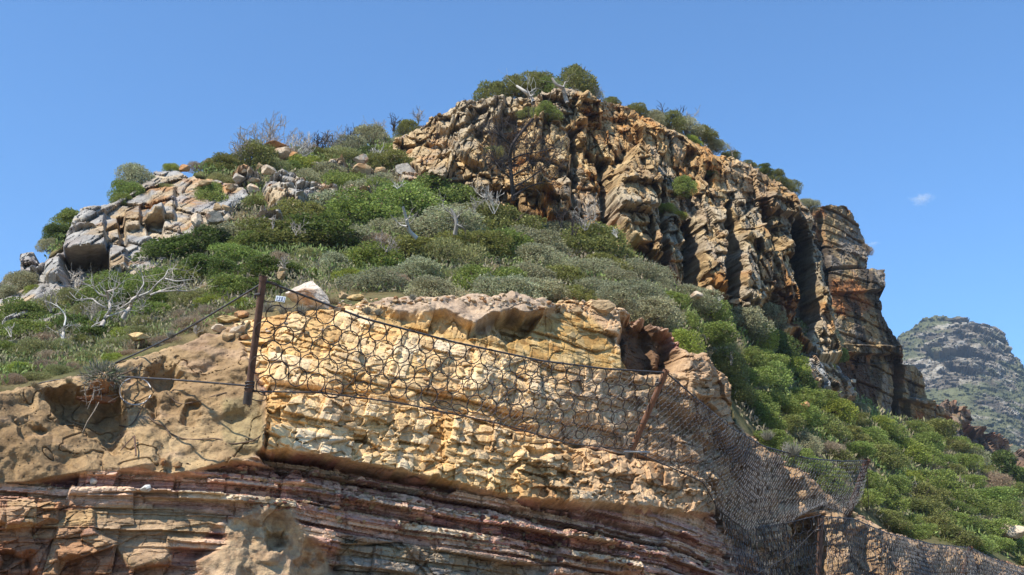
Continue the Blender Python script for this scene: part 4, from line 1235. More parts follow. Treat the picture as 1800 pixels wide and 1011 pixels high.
def cable(label, pts, rad, mat=None, sag=0.0, name='cable', n=24):
    mb = MB(); mb.tube(arc(pts, n, sag), rad, 6)
    o = mb.build(name, mat or M_CABLE, None, pts[0]); o.location = pts[0]
    return tag(o, label, name.replace('_', ' '))
def on(px, py, off=.05):
    p, n, t, _ = hit(px, py, 18); return V(px, py, t - off)
cable('upper steel guy cable running from the post head down to the bank', [V(461, 498, 16.7), V(330, 573, 17.0), on(205, 637, .1)], .017, sag=.05)
cable('lower guy cable lying level across the sand to the hanging plant', [V(432, 678, 16.9), V(300, 667, 16.6), on(206, 662, .12)], .016)
cable('continuation of the guy cable along the top of the sand', [on(205, 637, .1), on(150, 668, .08), on(95, 668, .05), on(60, 676, .05)], .013)
a_ = np.linspace(.3, 6.0, 22)
cable('loose loop of pale cable on the sand beside the hanging plant', [on(238 + 28 * math.cos(x), 688 + 24 * math.sin(x), .10) for x in a_], .013, M_WIRE, name='cable_loop', n=60)
cable('thin plumb rope hanging from the far leaning post over green slope', [V(1523, 815, 30.2), V(1525, 850, 30.5), V(1527, 895, 31.0)], .012)
cable('pale diagonal stay wire crossing the shaded recess under the net', [V(1452, 912, 27.5), V(1390, 975, 26.6), V(1325, 1012, 25.2)], .009, M_CABLE)
cable('light timber spar lying at the foot of the leaning orange post', [V(1096, 794, 21.7), V(1142, 795, 21.9)], .022, M_WIRE, name='spar')

tg = empty('number_plate', V(486, 520, 16.6), 'small pale number plate hanging in the first ring by the post', 'sign')
tg.rotation_euler = (math.radians(86), math.radians(8), 0)
bw, bh = .155, .095
pv = [(x, y, z) for z in (0, .008) for x, y in ((0, 0), (bw, 0), (bw, -bh), (0, -bh))]
obj('plate', mesh_np('plate', pv, [[0, 1, 2, 3], [7, 6, 5, 4], [0, 4, 5, 1], [1, 5, 6, 2], [2, 6, 7, 3], [3, 7, 4, 0]], 4, M_PLATE), tg)
iv = [(x, y, z) for z in (.008, .0105) for x, y in ((.012, -.010), (bw - .008, -.010), (bw - .008, -bh + .008), (.012, -bh + .008))]
obj('panel', mesh_np('panel', iv, [[0, 1, 2, 3], [7, 6, 5, 4], [0, 4, 5, 1], [1, 5, 6, 2], [2, 6, 7, 3], [3, 7, 4, 0]], 4, M_DIGIT), tg)
tc = bpy.data.curves.new('digits', 'FONT'); tc.body = '311'; tc.size = .088; tc.extrude = .002; tc.offset = .002
tmp = bpy.data.objects.new('tmp', tc); COL.objects.link(tmp); bpy.context.view_layer.update()
dm = bpy.data.meshes.new_from_object(tmp.evaluated_get(bpy.context.evaluated_depsgraph_get())); bpy.data.objects.remove(tmp)
dm.materials.clear(); dm.materials.append(M_PLATE)
to = obj('digits', dm, tg); to.location = (.020, -bh + .018, .014)

# rods and roots on the sand
for lab, pts, r in [
 ('thin rusty rod sticking down from the middle of the sand face', [(236, 766), (238, 783), (239, 801)], .014),
 ('short rod angled beside the upright rod in the sand', [(212, 792), (222, 780), (236, 767)], .009),
]:
    cable(lab, [on(x, y, .10) for x, y in pts], r, M_RUST, name='metal_rod', n=8)
M_ROOT = attr_mat('root_bark', .9)
def root_line(label, pts, r):
    mb = MB(); q = arc([on(x, y, .015) for x, y in pts], len(pts) * 3); mb.tube(q, r, 5, (0.13, .085, .055))
    o = mb.build('root', M_ROOT, None, q[0]); o.location = q[0].tolist(); tag(o, label, 'root')
root_line('long thin root winding over the sand toward the sunken grey slab', [(292, 690), (303, 703), (318, 712), (338, 707), (350, 706), (372, 697), (398, 690)], .012)
root_line('root running along the lower sand to the first yellow block', [(300, 762), (320, 772), (350, 773), (385, 770), (405, 782), (420, 779), (445, 776), (468, 758)], .012)
root_line('dark root curling under the loose cable loop', [(210, 748), (225, 752), (240, 738), (246, 718), (262, 700)], .012)
root_line('crooked root at the foot of the sand pits', [(262, 735), (275, 745), (290, 748), (298, 765)], .012)
root_line('bare stick bent above the hanging plant', [(188, 641), (215, 636), (250, 628), (254, 636), (246, 645), (208, 661)], .014)

# ------------------------------------------------------------------ hanging plant on the sand
def hanging_plant():
    rg = np.random.default_rng(77)
    c, _, t, _ = hit(180, 672, 17.2)
    c = V(178, 668, t - .30)
    root = empty('hanging_plant', c, 'grey straggly plant with its root ball hanging over the sand hollow', 'plant')
    n = 1400
    d = rg.normal(size=(n, 3)); d /= np.linalg.norm(d, axis=1)[:, None]
    p = d * rg.uniform(.1, .3, n)[:, None] * np.array([1.1, .7, .7]) + np.array([0.02, 0, .06])
    ax = d + rg.normal(size=(n, 3)) * .4 + np.array([0, 0, .2]); ax /= np.linalg.norm(ax, axis=1)[:, None]
    sd = np.cross(ax, rg.normal(size=(n, 3))); sd /= np.linalg.norm(sd, axis=1)[:, None]
    L = rg.uniform(.06, .16, n)[:, None]
    v = np.stack([p, p + ax * L * .5 + sd * .008, p + ax * L, p + ax * L * .5 - sd * .008], 1).reshape(-1, 3)
    cl = np.where(rg.uniform(0, 1, n)[:, None] < .3, np.array([[.16, .20, .10]]), np.array([[.26, .24, .19]])) * rg.uniform(.5, 1.2, n)[:, None]
    obj('foliage', mesh_np('foliage', v, np.arange(n * 4).reshape(-1, 4), 4, M_COVER, np.repeat(cl, 4, axis=0)), root)
    obj('root_ball', rock_mesh('root_ball', 5, (.30, .26, .17), A(150, 112, 84)), root).location = (.0, .02, -.13)
    obj('root_ball', rock_mesh('root_ball', 9, (.36, .24, .08), A(150, 106, 76)), root).location = (-.08, .03, -.33)
    mb = MB()
    for i in range(46):
        s = rg.normal(size=3) * .12 + np.array([-.03, -.05, -.12]); e = s + rg.normal(size=3) * .16 + np.array([-.06, -.05, -.06])
        m = (s + e) / 2 + rg.normal(size=3) * .04
        mb.tube([s, m, e], [.008, .006, .003], 4, np.array((.26, .22, .18)) * rg.uniform(.5, 1.3))
    mb.tube([(0.05, -.1, -.4), (.0, -.12, -.55), (-.10, -.1, -.72), (-.20, -.05, -.95)], [.010, .010, .008, .004], 4, (.3, .25, .2))
    mb.build('twigs', M_WOOD, root)

# ------------------------------------------------------------------ boulders
def sphere_np(nu=36, nv=20):
    vs = []
    for i in range(nv + 1):
        for j in range(nu):
            a = math.pi * i / nv; b = 2 * math.pi * j / nu
            vs.append((math.sin(a) * math.cos(b), math.sin(a) * math.sin(b), math.cos(a)))
    i = np.arange(nv)[:, None] * nu; j = np.arange(nu)[None]
    return np.array(vs), np.stack([i + j, i + nu + j, i + nu + (j + 1) % nu, i + (j + 1) % nu], -1).reshape(-1, 4)
SPH = sphere_np(); SPH_BIG = sphere_np(96, 60)
def rock_mesh(name, seed, size, col, big=False, cone=0.0):
    rg = np.random.default_rng(seed); v, f = SPH_BIG if big else SPH
    v = v.copy()
    for _ in range(16):
        n = rg.normal(size=3); n /= np.linalg.norm(n); d = rg.uniform(.5, .85)
        e = v @ n - d; v = v - np.where(e > 0, e, 0)[:, None] * n
    v = v + .05 * np.stack([fbm(v * 2.5, 3, seed + k) for k in range(3)], -1)
    if big:
        dd, _ = facet(v * 2.2, (1, .9, .5), rotm(10, 10, 0), seed, .03, .06, .02); v = v * (1 + dd[:, None])
    v = v * np.array(size)
    if cone:
        k = 1 - cone * np.clip(v[:, 2] / size[2] + .3, 0, 1.3); v[:, 0] *= k; v[:, 1] *= k
        v[:, 2] += v[:, 0] * -.12
    c = np.array(col) * (1 + .25 * fbm(v / max(size) * 3, 3, seed + 9))[:, None]
    c = lerp(c, np.broadcast_to(A(205, 140, 80), c.shape), smooth(fbm(v / max(size) * 1.5, 3, seed + 19), .1, .35) * .5)
    return mesh_np(name, v, f, 4, M_CUT, c)
PALE, TAN, YEL, ORG, GRY = A(236, 214, 186), A(205, 176, 136), A(232, 200, 144), A(206, 160, 116), A(190, 182, 170)
BOULD = [
 (548, 510, 82, 40, A(246,230,210), 'large pale pointed boulder behind the net rope'),
 (604, 520, 20, 14, TAN, 'small tan stone right of the large pale boulder'),
 (626, 524, 30, 14, YEL, 'flat honey-coloured stone on the bank edge right of the pale boulder'),
 (495, 483, 16, 14, TAN, 'small stone behind the top of the pipe post'),
 (497, 475, 18, 10, PALE, 'pale stone half hidden above the pipe post'),
 (498, 268, 30, 18, PALE, 'sloping pale block on the crest beside the glossy bush'),
 (490, 257, 40, 9, ORG, 'orange slab capping the pale crest block'),
 (516, 272, 14, 12, ORG, 'small reddish rock next to the pale crest block'),
 (473, 299, 28, 15, PALE, 'pale rounded rock below the large crest shrub'),
 (458, 294, 16, 14, TAN, 'brown rock touching the pale rounded rock'),
 (446, 318, 20, 8, PALE, 'low flat pale rock on the open upper ground'),
 (636, 281, 28, 20, GRY, 'rounded grey boulder in the brown scrub'),
 (634, 300, 34, 18, TAN, 'tan boulder just below the rounded grey boulder'),
 (243, 593, 36, 13, YEL, 'flat bright stone on the bank under the cable'),
 (400, 562, 44, 16, YEL, 'long yellow rock left of the pipe post'),
 (425, 555, 26, 14, ORG, 'orange rock tight against the pipe post'),
 (388, 578, 30, 14, PALE, 'pale flat rock at the top of the sand'),
 (418, 580, 34, 11, PALE, 'thin pale slab beside the pipe post'),
 (402, 592, 24, 14, TAN, 'tan rock in the little pile on the sand top'),
 (430, 593, 22, 11, ORG, 'brownish block low in the pile by the post'),
 (345, 390, 20, 24, PALE, 'pale upright rock at the inner crag end'),
 (378, 384, 30, 26, GRY, 'grey-white boulder between the crag and green bank'),
 (382, 365, 18, 12, TAN, 'small tan rock above the grey-white boulder'),
 (396, 366, 14, 12, TAN, 'small rock nearest the bank above the grey-white boulder'),
 (360, 322, 26, 10, TAN, 'flat tan rock on top of the shoulder crag'),
 (325, 296, 22, 12, ORG, 'reddish rock on the skyline past the tiny round bush'),
 (428, 300, 10, 8, PALE, 'tiny pale rock below the skyline tussock'),
 (1062, 541, 42, 26, TAN, 'brown perched block at the lip above the orange rock'),
 (1015, 548, 22, 12, TAN, 'small rock along the lip left of the perched block'),
 (1225, 518, 22, 12, PALE, 'pale rock at the foot of the crag by the spur'),
 (1248, 512, 26, 16, TAN, 'tan block fallen at the crag foot'),
 (1290, 532, 24, 14, TAN, 'small block on the shelf under the crag clefts'),
 (1498, 670, 14, 9, PALE, 'pale stone beside the low outcrop'),
 (1415, 712, 14, 12, ORG, 'small orange stone under the dark round bush'),
 (258, 858, 20, 13, A(250, 248, 240), 'bright white stone lying on the purple ledge'),
 (163, 845, 13, 11, A(240, 232, 215), 'little pale stone on the ledge near the sand foot'),
 (763, 858, 11, 8, A(245, 225, 205), 'little pinkish white stone on the banded ledge'),
 (287, 812, 14, 15, A(150, 120, 88), 'round brown stone stuck in the lower sand'),
 (311, 816, 16, 12, A(170, 138, 100), 'small lump of sand beside the round brown stone'),
 (420, 314, 26, 18, GRY, 'grey-white ridge boulder just inside the shoulder crag'),
 (446, 332, 22, 15, PALE, 'pale ridge boulder before the white outcrop'),
 (404, 330, 18, 14, TAN, 'tan ridge stone beside the grey-white one'),
 (556, 294, 24, 14, PALE, 'pale ridge boulder below the glossy bright bush'),
 (594, 314, 28, 20, GRY, 'grey ridge boulder above the white outcrop end'),
 (616, 332, 24, 17, PALE, 'pale ridge boulder downhill of the grey one'),
 (692, 282, 30, 20, PALE, 'pale ridge boulder under the pale crest outcrop'),
 (712, 300, 34, 26, GRY, 'grey ridge block leaning near the crag edge'),
 (726, 272, 22, 16, ORG, 'rusty ridge rock at the crag edge'),
 (668, 300, 20, 14, TAN, 'tan ridge rock among thorny brush'),
 (480, 340, 16, 12, TAN, 'small tan ridge stone touching the white outcrop'),
 (400, 385, 20, 16, PALE, 'pale ridge stone low beside the dark bushes'),
 (1782, 935, 40, 26, PALE, 'pale rocky bank at the photo edge low on the slope'),
]
for i, (px, py, w, h, c, lab) in enumerate(BOULD):
    p, n, t, _ = hit(px, py + h * .3, 30)
    if w > 80: t = float(H(px, 540)) - .3
    if lab.startswith('ridge') or ' ridge' in lab: t = float(H(px, py + h * .4)) - 1.0
    sc = t / FP
    o = obj('boulder', rock_mesh('boulder', 500 + i, (w * sc * .62, max(w, h) * sc * .5, h * sc * .66), c, w > 40, .55 if w > 80 else 0))
    o.location = V(px, py + (12 if w > 80 else 0), t - .04); o.rotation_euler = (0, 0, rnd.uniform(-.3, .3))
    if w > 80: o.scale = (1.0, 1.0, 1.15)
    tag(o, lab, 'boulder' if w >= 18 else 'stone')
hanging_plant()

def scatter_stuff(name, poly, n, r0, r1, cols, label, cat, seed):
    """broken stones nobody could count, lying on the ledges"""
    rg = np.random.default_rng(seed); V_, F_, C_ = [], [], []; nv = 0
    base_v, base_f = sphere_np(9, 6)
    xs = [p[0] for p in poly]; ys = [p[1] for p in poly]; got = 0
    while got < n:
        x, y = rg.uniform(min(xs), max(xs)), rg.uniform(min(ys), max(ys))
        if not inside(x, y, poly): continue
        got += 1
        p, _, t, nm = hit(x, y, 20)
        s = rg.uniform(r0, r1) * t / FP
        v = base_v.copy()
        for _ in range(9):
            nn = rg.normal(size=3); nn /= np.linalg.norm(nn); ee = v @ nn - rg.uniform(.35, .7); v = v - np.where(ee > 0, ee, 0)[:, None] * nn
        v = v * s * 1.3 * np.array([rg.uniform(.8, 1.6), 1, rg.uniform(.4, .9)])
        a = rg.uniform(0, 6.28); v = v @ np.array([[math.cos(a), -math.sin(a), 0], [math.sin(a), math.cos(a), 0], [0, 0, 1]])
        V_.append(v + np.array(p)); F_.append(base_f + nv); nv += len(v)
        C_.append(np.tile(np.array(cols[rg.integers(len(cols))]) * rg.uniform(.75, 1.15), (len(v), 1)))
    o = obj(name, mesh_np(name, np.vstack(V_), np.vstack(F_), 4, M_CUT, np.vstack(C_)))
    tag(o, label, cat, kind='stuff')
scatter_stuff('rubble', [(380,555),(480,548),(640,590),(800,640),(1000,690),(1000,740),(800,700),(600,650),(440,620)], 130, 1.5, 6, [YEL, ORG, TAN, PALE], 'loose yellow rubble behind the ring net', 'rubble', 3)
scatter_stuff('scree', [(520,540),(640,525),(900,520),(1050,525),(1100,550),(1000,548),(800,530),(620,545)], 260, 1.5, 5, [TAN, PALE, ORG], 'loose stones along the top of the cutting', 'scree', 4)
scatter_stuff('ledge_debris', [(380,820),(560,830),(900,900),(1200,960),(1280,1000),(900,990),(600,920),(400,880)], 500, 1.5, 6, [TAN, A(150,100,84), A(196,150,120)], 'small broken flakes lying on the purple ledges', 'debris', 5)

scatter_stuff('grit', [(0,690),(200,640),(330,600),(430,600),(450,780),(400,815),(240,825),(0,850)], 420, .5, 1.9, [A(150,120,90), A(196,168,130), A(120,95,72)], 'small stones and crumbs bedded in the sand face', 'grit', 6)

# ------------------------------------------------------------------ grass tufts on the bank edge
def tuft_mesh(seed, col):
    rg = np.random.default_rng(seed); n = 260
    a = rg.uniform(0, 6.28, n); lean = rg.uniform(.05, .9, n)
    d = np.stack([np.cos(a) * lean, np.sin(a) * lean, np.ones(n)], -1); d /= np.linalg.norm(d, axis=1)[:, None]
    b = np.stack([np.cos(a), np.sin(a), 0 * a], -1) * rg.uniform(0, .25, n)[:, None]
    sd = np.cross(d, rg.normal(size=(n, 3))); sd /= np.linalg.norm(sd, axis=1)[:, None]
    L = rg.uniform(.5, 1.1, n)[:, None]; dr = np.array([0, 0, -.25]) * lean[:, None]
    v = np.stack([b - sd * .018, b + sd * .018, b + d * L * .6 + sd * .012, b + d * L * .6 - sd * .012, b + d * L + dr], 1).reshape(-1, 3)
    i = np.arange(n)[:, None] * 5
    f = np.vstack([i + np.array([0, 1, 2, 3]), i + np.array([3, 2, 4, 4])])
    c = np.array(col) * rg.uniform(.6, 1.3, n)[:, None]
    me = bpy.data.meshes.new('grass_tuft')
    me.from_pydata(v.tolist(), [], [tuple(dict.fromkeys(r)) for r in f.tolist()])
    ca = me.color_attributes.new('Col', 'FLOAT_COLOR', 'POINT'); cc = np.ones((len(v), 4), np.float32); cc[:, :3] = np.repeat(c, 5, axis=0)
    ca.data.foreach_set('color', cc.ravel()); me.materials.append(M_COVER)
    return me
TUFTS = [(352,582,24,'tan','spiky grey grass tuft on the sand top'),(560,525,26,'tan','straw-coloured grass in front of the pale boulder'),(585,528,20,'tan','second straw tuft at the boulder foot'),
 (470,540,26,'grey','grey grass tuft just right of the pipe post'),(500,545,24,'grey','grey grass tuft under the number plate'),(530,545,22,'grey','grey wisp of grass below the first net rope'),
 (645,545,18,'grey','grey grass at the start of the gravel lip'),(665,548,16,'grey','second grey grass on the gravel lip'),(300,588,16,'grey','small grey tuft on the sand rim'),
 (275,605,16,'grey','small grey tuft nearest the flat bright stone'),(725,522,14,'grey','low grey grass under the tawny bush'),(980,520,14,'tan','dry grass at the lip by the grey bushes'),
 (1090,528,14,'tan','dry grass above the perched block'),(1395,790,30,'grey','grey fibrous grass hanging behind the net top'),(1350,765,22,'grey','grey fibres behind the sagging rope'),
 (1500,905,12,'tan','dry grass at the foot of the far leaning post'),(235,650,14,'grey','thin tuft by the bent stick'),(120,668,14,'tan','dry tuft on the sand rim left of the plant'),(60,675,14,'tan','dry tuft on the far left sand rim'),
 (1140,555,12,'tan','dry tuft over the dark hollow'),(1245,622,14,'tan','dry tuft at the corner of the tan block')]
TC = {'tan': (.34, .27, .15), 'grey': (.26, .245, .19)}
TM = {k: [tuft_mesh(600 + i, c) for i in range(3)] for k, c in TC.items()}
for i, (px, py, h, k, lab) in enumerate(TUFTS):
    p, n, t, _ = hit(px, py + h * .3, 30)
    o = obj('grass_tuft', TM[k][i % 3]); o.location = V(px, py + h * .4, t - .06); s = h * t / FP; o.scale = (s, s, s)
    o.rotation_euler = (0, 0, i * 1.3); tag(o, lab, 'grass tuft')

# ------------------------------------------------------------------ dead trees and burnt shrubs
SILV2 = (.44, .40, .36)
WHITE, SILV, BURNT = (.46, .43, .385), (.30, .27, .235), (.055, .045, .042)
def grow(mb, p, d, L, r, depth, rg, col, bend=.35, split=(2, 3), minr=.006):
    n = 5; pts = [p]; rad = [r]; q = p.copy(); dd = d.copy()
    for i in range(n):
        dd = dd + rg.normal(size=3) * bend * .4 + np.array([0, 0, .04]); dd /= np.linalg.norm(dd)
        q = q + dd * L / n; pts.append(q.copy()); rad.append(max(minr, r * (1 - .45 * (i + 1) / n)))
    mb.tube(pts, rad, 5 if r > .03 else 4, np.array(col) * rg.uniform(.7, 1.2))
    if depth <= 0: return
    for k in range(rg.integers(split[0], split[1] + 1)):
        i = int(rg.integers(2, n + 1))
        nd = dd + rg.normal(size=3) * .75; nd[2] += .25; nd /= np.linalg.norm(nd)
        grow(mb, pts[i], nd, L * rg.uniform(.55, .85), rad[i] * .7, depth - 1, rg, col, bend, split, minr)

def dead_shrub(px, py, h, col, label, seed, stems=5, spread=.7, depth=2, rpx=1.0, off=.1, t=None):
    rg = np.random.default_rng(seed)
    if t is None:
        if px < 760 and py < 300: t = float(H(px, py + 14)) - .4; rpx *= 1.25; py += 6; h *= 1.35; stems += 3
        elif px > 1040 and py < 290: t = float(CG(px, py + 14)) - .2; py += 14; h *= 1.5
        else: t = hit(px, py, 60)[2] - off
    o_ = V(px, py, t); s = h * t / FP; px1 = t / FP
    root = empty('dead_shrub', o_, label, 'dead shrub')
    for k in range(stems):
        mb = MB()
        a = rg.uniform(0, 6.28); d = np.array([math.cos(a) * spread * rg.uniform(.2, 1), math.sin(a) * spread * .6, 1]); d /= np.linalg.norm(d)
        grow(mb, np.array([rg.normal(0, .03) * s, rg.normal(0, .03) * s, -.1 * s]), d, s * rg.uniform(.4, .6), rpx * px1, depth, rg, col, .35, (2, 3), px1 * .35)
        mb.build('branch', M_WOOD, root)
DEADS = [
 (480,262,50,SILV,'tall fan of bare silver twigs on the crest',6,.7),(455,262,38,SILV,'bare twigs over the large rounded crest shrub',5,.9),(420,280,44,SILV,'bare twigs spreading on the outer side of the crest shrub',6,1.0),
 (535,262,36,SILV,'bare twigs behind the glossy bright bush',5,.8),(560,260,34,BURNT,'burnt black twigs between the crest shrubs',5,.7),(585,258,36,SILV,'silver twigs midway along the burnt crest',5,.7),
 (610,250,30,BURNT,'burnt twigs above the next grey crest bush',5,.7),(522,275,40,WHITE,'white branching snag beside the reddish rock',4,.9),(640,235,24,SILV,'fine twigs on the wide grey crest bush',5,.8),
 (668,228,22,SILV,'short twigs between the wide grey bush and highest bush',4,.6),(692,222,24,BURNT,'single dark stems rising on the crest',3,.4),(735,208,24,SILV,'wispy twigs over the highest crest bush',4,.5),
 (505,272,30,WHITE,'pale snag by the capping orange slab',3,.9),(665,275,24,WHITE,'small white snag in the dark green bush',3,.9),
 (1165,192,24,BURNT,'upright dark twig standing over the falling crest',2,.25),(1195,195,22,BURNT,'bare twigs on the crest bulge',4,.7),(1210,200,20,SILV,'grey twigs just past the crest bulge',4,.7),
 (1288,258,20,SILV,'lone thin stem on the steep crest',2,.2),(1045,165,26,SILV,'bare twigs beside the summit dome',4,.6),(1245,255,14,WHITE,'curled white twig under the falling crest',2,.8),
 (1522,450,26,BURNT,'thin bare sapling on the buttress edge',3,.5),
 (870,372,46,WHITE,'white broken snag below the leaning crag rock',4,.8),(850,345,34,WHITE,'white twigs arching at the crag foot',4,.9),(832,375,36,SILV,'grey twigs beside the white broken snag',3,.5),
 (985,395,50,BURNT,'burnt shrub at the foot of the mid pillar',5,.6),(1030,400,52,SILV,'tangled silver branches before the orange cleft',6,.9),(1045,385,36,WHITE,'white twigs high in the tangled branches',4,.8),
 (1085,415,26,WHITE,'forked white branch at the base of the great pillar',3,1.0),(1010,410,36,BURNT,'burnt twigs over the grey bushes',4,.8),
 (800,395,30,BURNT,'dark forked twigs in the middle of the bank',4,.4),(950,340,40,SILV,'grey branches reaching across the mid crag',4,1.0),
 (760,250,22,BURNT,'burnt brush on the first crag ledge',5,1.2),(860,232,30,BURNT,'burnt tangled brush in the upper crag bowl',6,1.3),(880,250,30,BURNT,'burnt tangled brush lower in the crag bowl',6,1.2),
 (700,330,26,WHITE,'white stems inside the spreading thorny bush',4,.9),(660,335,22,SILV,'silver stems beside the thorny bush',4,.8),(410,360,30,WHITE,'white stems on the open ground beyond the shoulder crag',3,.7),
 (480,400,30,SILV,'grey stems on the high bank',3,.5),(520,410,36,SILV,'tall grey stems on the bank above the boulder',3,.4),(345,585,20,SILV,'grey bush skeleton on the sand top',5,1.0),
 (135,500,36,WHITE,'white twigs in front of the dark overhang',5,.9),(90,545,40,SILV,'grey twigs over the leaning slab',5,.9),(250,535,36,SILV,'fine grey twigs between the white dead trees',5,.9),
 (215,570,34,SILV,'grey tangle at the foot of the white dead trees',6,1.2),(160,560,40,SILV,'grey tangle left of the first dead tree',5,1.0),(20,590,26,WHITE,'bleached branch at the photo edge',2,1.2),
 (1265,528,14,WHITE,'white curved branch at the crag foot',2,1.2),(1720,830,26,SILV,'grey dead twigs on the slope edge',5,.9),(1380,800,30,SILV,'silver dead brush behind the net rope',6,.9),(1285,640,24,SILV,'grey dead stems down the spur',4,.7),
 (1605,860,16,SILV,'thin dead stems on the lower slope',3,.6),(680,440,34,SILV,'leafless grey twigs in the brown bush',6,.9),(500,470,24,SILV,'leafless twigs above the yellow-green cushion',5,.9),
]
for i, (px, py, h, c, lab, ns, sp) in enumerate(DEADS):
    tt = 87.5 if px == 1522 else None
    dead_shrub(px, py, h, c, lab, 700 + i, ns, sp, 3 if h > 30 else 2, (.7 if c != WHITE else .85), .5, tt)

def dead_tree(label, trunk, limbs, t, col, seed, tw=6, twl=.4):
    if trunk[0][0] > 600: t = min(t, min(hit(x, y, 99)[2] for x, y in trunk) - .25)
    rg = np.random.default_rng(seed); px1 = t / FP
    root = empty('dead_tree', V(trunk[0][0], trunk[0][1], t), label, 'dead tree'); o_ = root.location
    def poly(pl, r0, r1, nm):
        q = arc([V(x, y, t + rg.uniform(-.25, .25)) for x, y in pl], len(pl) * 4)
        mb = MB(); mb.tube(q, np.linspace(r0, r1, len(q)) * px1, 7, np.array(col) * rg.uniform(.85, 1.15))
        mb.build(nm, M_WOOD, root, o_)
        return q
    qs = [poly(trunk, 4.0, 2.2, 'trunk')]
    for l in limbs: qs.append(poly(l, 1.9, .5, 'limb'))
    mb = MB()
    for q in qs:
        for _ in range(tw):
            k = rg.integers(len(q) // 4, len(q)); d = rg.normal(size=3); d[2] = abs(d[2]) * .6; d /= np.linalg.norm(d)
            grow(mb, q[k], d, twl * rg.uniform(.5, 1.3), px1 * .5, 1, rg, col, .4, (1, 3), px1 * .22)
    mb.build('twigs', M_WOOD, root, o_)
T1_, T2_, T3_ = float(H(180, 574)) - 2.2, float(H(216, 560)) - 2.2, float(H(109, 609)) - 1.0
dead_tree('bleached white dead tree with a thick twisted trunk', [(178,574),(187,557),(194,546),(192,528),(188,513)],
 [[(188,521),(177,519),(166,509),(164,494)],[(187,542),(172,534),(162,524),(135,528),(122,513)],[(194,530),(200,517),(199,505)],[(187,557),(203,552),(224,544)],[(180,566),(166,571),(154,580)],[(188,513),(205,508),(212,495)]], T1_, SILV2, 1)
dead_tree('bleached dead tree with long limbs reaching to the dark bushes', [(216,560),(222,548),(230,540),(231,527),(241,521)],
 [[(241,521),(247,509),(253,500),(251,486),(245,471)],[(241,522),(264,513),(276,498),(291,486),(295,473),(312,473)],[(264,519),(278,513),(311,511),(324,500),(322,492)],[(291,490),(311,495),(336,491)],[(231,530),(215,540),(205,545)],[(278,513),(300,506),(314,503)],[(311,511),(335,512)]], T2_, SILV2, 2)
dead_tree('short white dead stump on the outer bank', [(109,609),(110,596),(112,584),(113,573)], [[(110,592),(104,586),(103,580)],[(113,573),(116,560),(114,552),(104,540),(89,532)]], T3_, WHITE, 3, 5, .25)
dead_tree('charred black tree standing against the crag face', [(903,352),(899,315),(896,282),(899,255),(920,228),(938,208)],
 [[(898,300),(880,285),(860,290),(852,305)],[(897,282),(915,272),(945,268),(965,262)],[(899,315),(880,298),(868,280),(862,262)],[(900,330),(925,318),(950,300),(985,278)],[(899,255),(880,240),(872,222)],[(896,270),(910,250),(914,238)],[(899,310),(918,300),(935,290)],[(902,345),(925,330),(960,318),(978,322)]], 44.6, BURNT, 4, 22, 1.5)
dead_tree('pale crooked snag poking out of the middle bank', [(733,419),(718,405),(714,384),(708,363)], [[(714,388),(722,380)],[(716,398),(704,396),(686,378)]], 37.5, WHITE, 5, 2, .5)
dead_tree('grey forked snag right of the pale crooked one', [(800,412),(803,395),(800,380),(792,367)], [[(800,380),(788,372),(780,366)],[(803,395),(814,400),(818,410)],[(802,385),(810,375)]], 40.5, SILV, 6, 3, .5)
dead_tree('small bleached snag below the summit dome bush', [(997,181),(992,165),(990,154),(978,150),(970,137)], [[(990,154),(994,143)],[(992,165),(986,160)]], 66.0, SILV, 7, 3, .8)
dead_tree('pale leaning snag on the crag top below the summit clump', [(938,180),(932,170),(923,161),(908,151)], [[(934,172),(926,155)],[(932,170),(940,165)]], 64.0, WHITE, 8, 3, .8)

# ------------------------------------------------------------------ cloud
cm = bpy.data.materials.new('cloud_vapour'); cm.use_nodes = True; nt = cm.node_tree
for n in list(nt.nodes): nt.nodes.remove(n)
out = nt.nodes.new('ShaderNodeOutputMaterial'); pv_ = nt.nodes.new('ShaderNodeVolumePrincipled')
tcn = nt.nodes.new('ShaderNodeTexCoord')
nz = nt.nodes.new('ShaderNodeTexNoise'); nz.inputs['Scale'].default_value = 1.6; nz.inputs['Detail'].default_value = 5; nz.inputs['Roughness'].default_value = .65
nt.links.new(tcn.outputs['Object'], nz.inputs['Vector'])
ln = nt.nodes.new('ShaderNodeVectorMath'); ln.operation = 'LENGTH'; nt.links.new(tcn.outputs['Object'], ln.inputs[0])
mr = nt.nodes.new('ShaderNodeMapRange'); mr.inputs['From Min'].default_value = .95; mr.inputs['From Max'].default_value = .1; mr.inputs['To Min'].default_value = -.35; mr.inputs['To Max'].default_value = .12
nt.links.new(ln.outputs['Value'], mr.inputs['Value'])
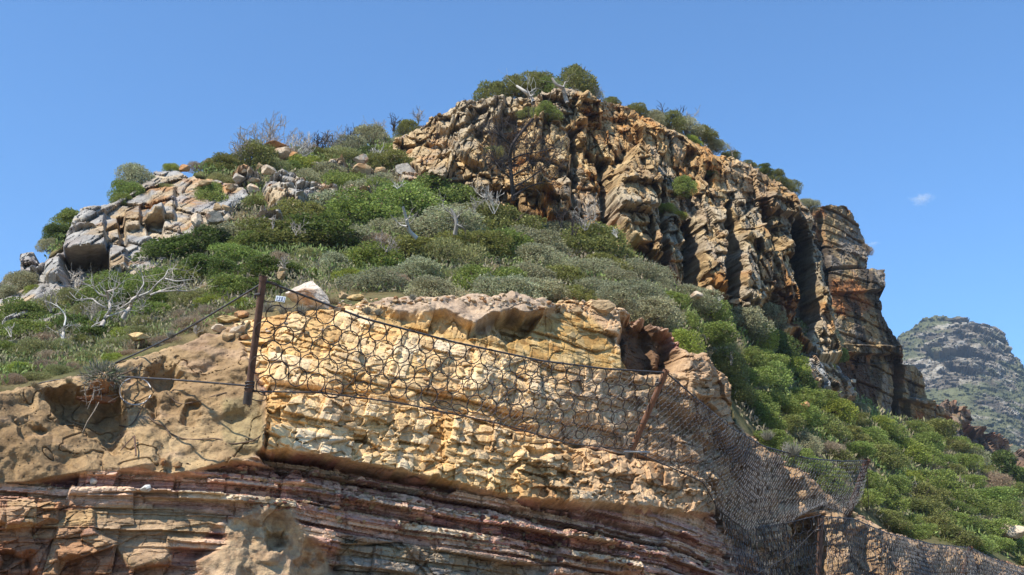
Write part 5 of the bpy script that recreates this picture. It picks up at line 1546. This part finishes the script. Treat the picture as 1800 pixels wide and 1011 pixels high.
ad = nt.nodes.new('ShaderNodeMath'); ad.operation = 'ADD'; nt.links.new(nz.outputs['Fac'], ad.inputs[0]); nt.links.new(mr.outputs[0], ad.inputs[1])
mr2 = nt.nodes.new('ShaderNodeMapRange'); mr2.inputs['From Min'].default_value = .45; mr2.inputs['From Max'].default_value = .75; mr2.inputs['To Max'].default_value = .04
nt.links.new(ad.outputs[0], mr2.inputs['Value']); nt.links.new(mr2.outputs[0], pv_.inputs['Density'])
pv_.inputs['Color'].default_value = (1, 1, 1, 1)
nt.links.new(pv_.outputs[0], out.inputs['Volume'])
def cloud(px, py, w, h, label, rot, t=2600):
    v, f = sphere_np(24, 14)
    me = mesh_np('cloud', v, f, 4, cm, None, True)
    o = obj('cloud', me); s = t / FP
    o.location = V(px, py, t); o.scale = (w * s * .5, w * s * .35, h * s * .5); o.rotation_euler = (0, rot, 0)
    tag(o, label, 'cloud')
cloud(1621, 349, 86, 46, 'small wispy white cloud alone in the blue sky', 0.15)
cloud(1535, 428, 50, 16, 'very faint streak of cloud near the buttress', 0.1)

# ------------------------------------------------------------------ the air between here and the far mountain
hm = bpy.data.materials.new('haze_air'); hm.use_nodes = True; nt = hm.node_tree
for n in list(nt.nodes): nt.nodes.remove(n)
out = nt.nodes.new('ShaderNodeOutputMaterial'); hv = nt.nodes.new('ShaderNodeVolumePrincipled')
hv.inputs['Color'].default_value = (.6, .78, 1.0, 1); hv.inputs['Density'].default_value = .00024
hv.inputs['Anisotropy'].default_value = .1
nt.links.new(hv.outputs[0], out.inputs['Volume'])
x0, x1, y0, y1, z0, z1 = -1150, 1750, -350, 1550, -1.0, 330
hb = [(x, y, z) for z in (z0, z1) for x, y in ((x0, y0), (x1, y0), (x1, y1), (x0, y1))]
tag(obj('haze', mesh_np('haze', hb, [[3, 2, 1, 0], [4, 5, 6, 7], [0, 1, 5, 4], [1, 2, 6, 5], [2, 3, 7, 6], [3, 0, 4, 7]], 4, hm)), 'thin blue haze in the air before the far mountain', 'haze', kind='stuff')
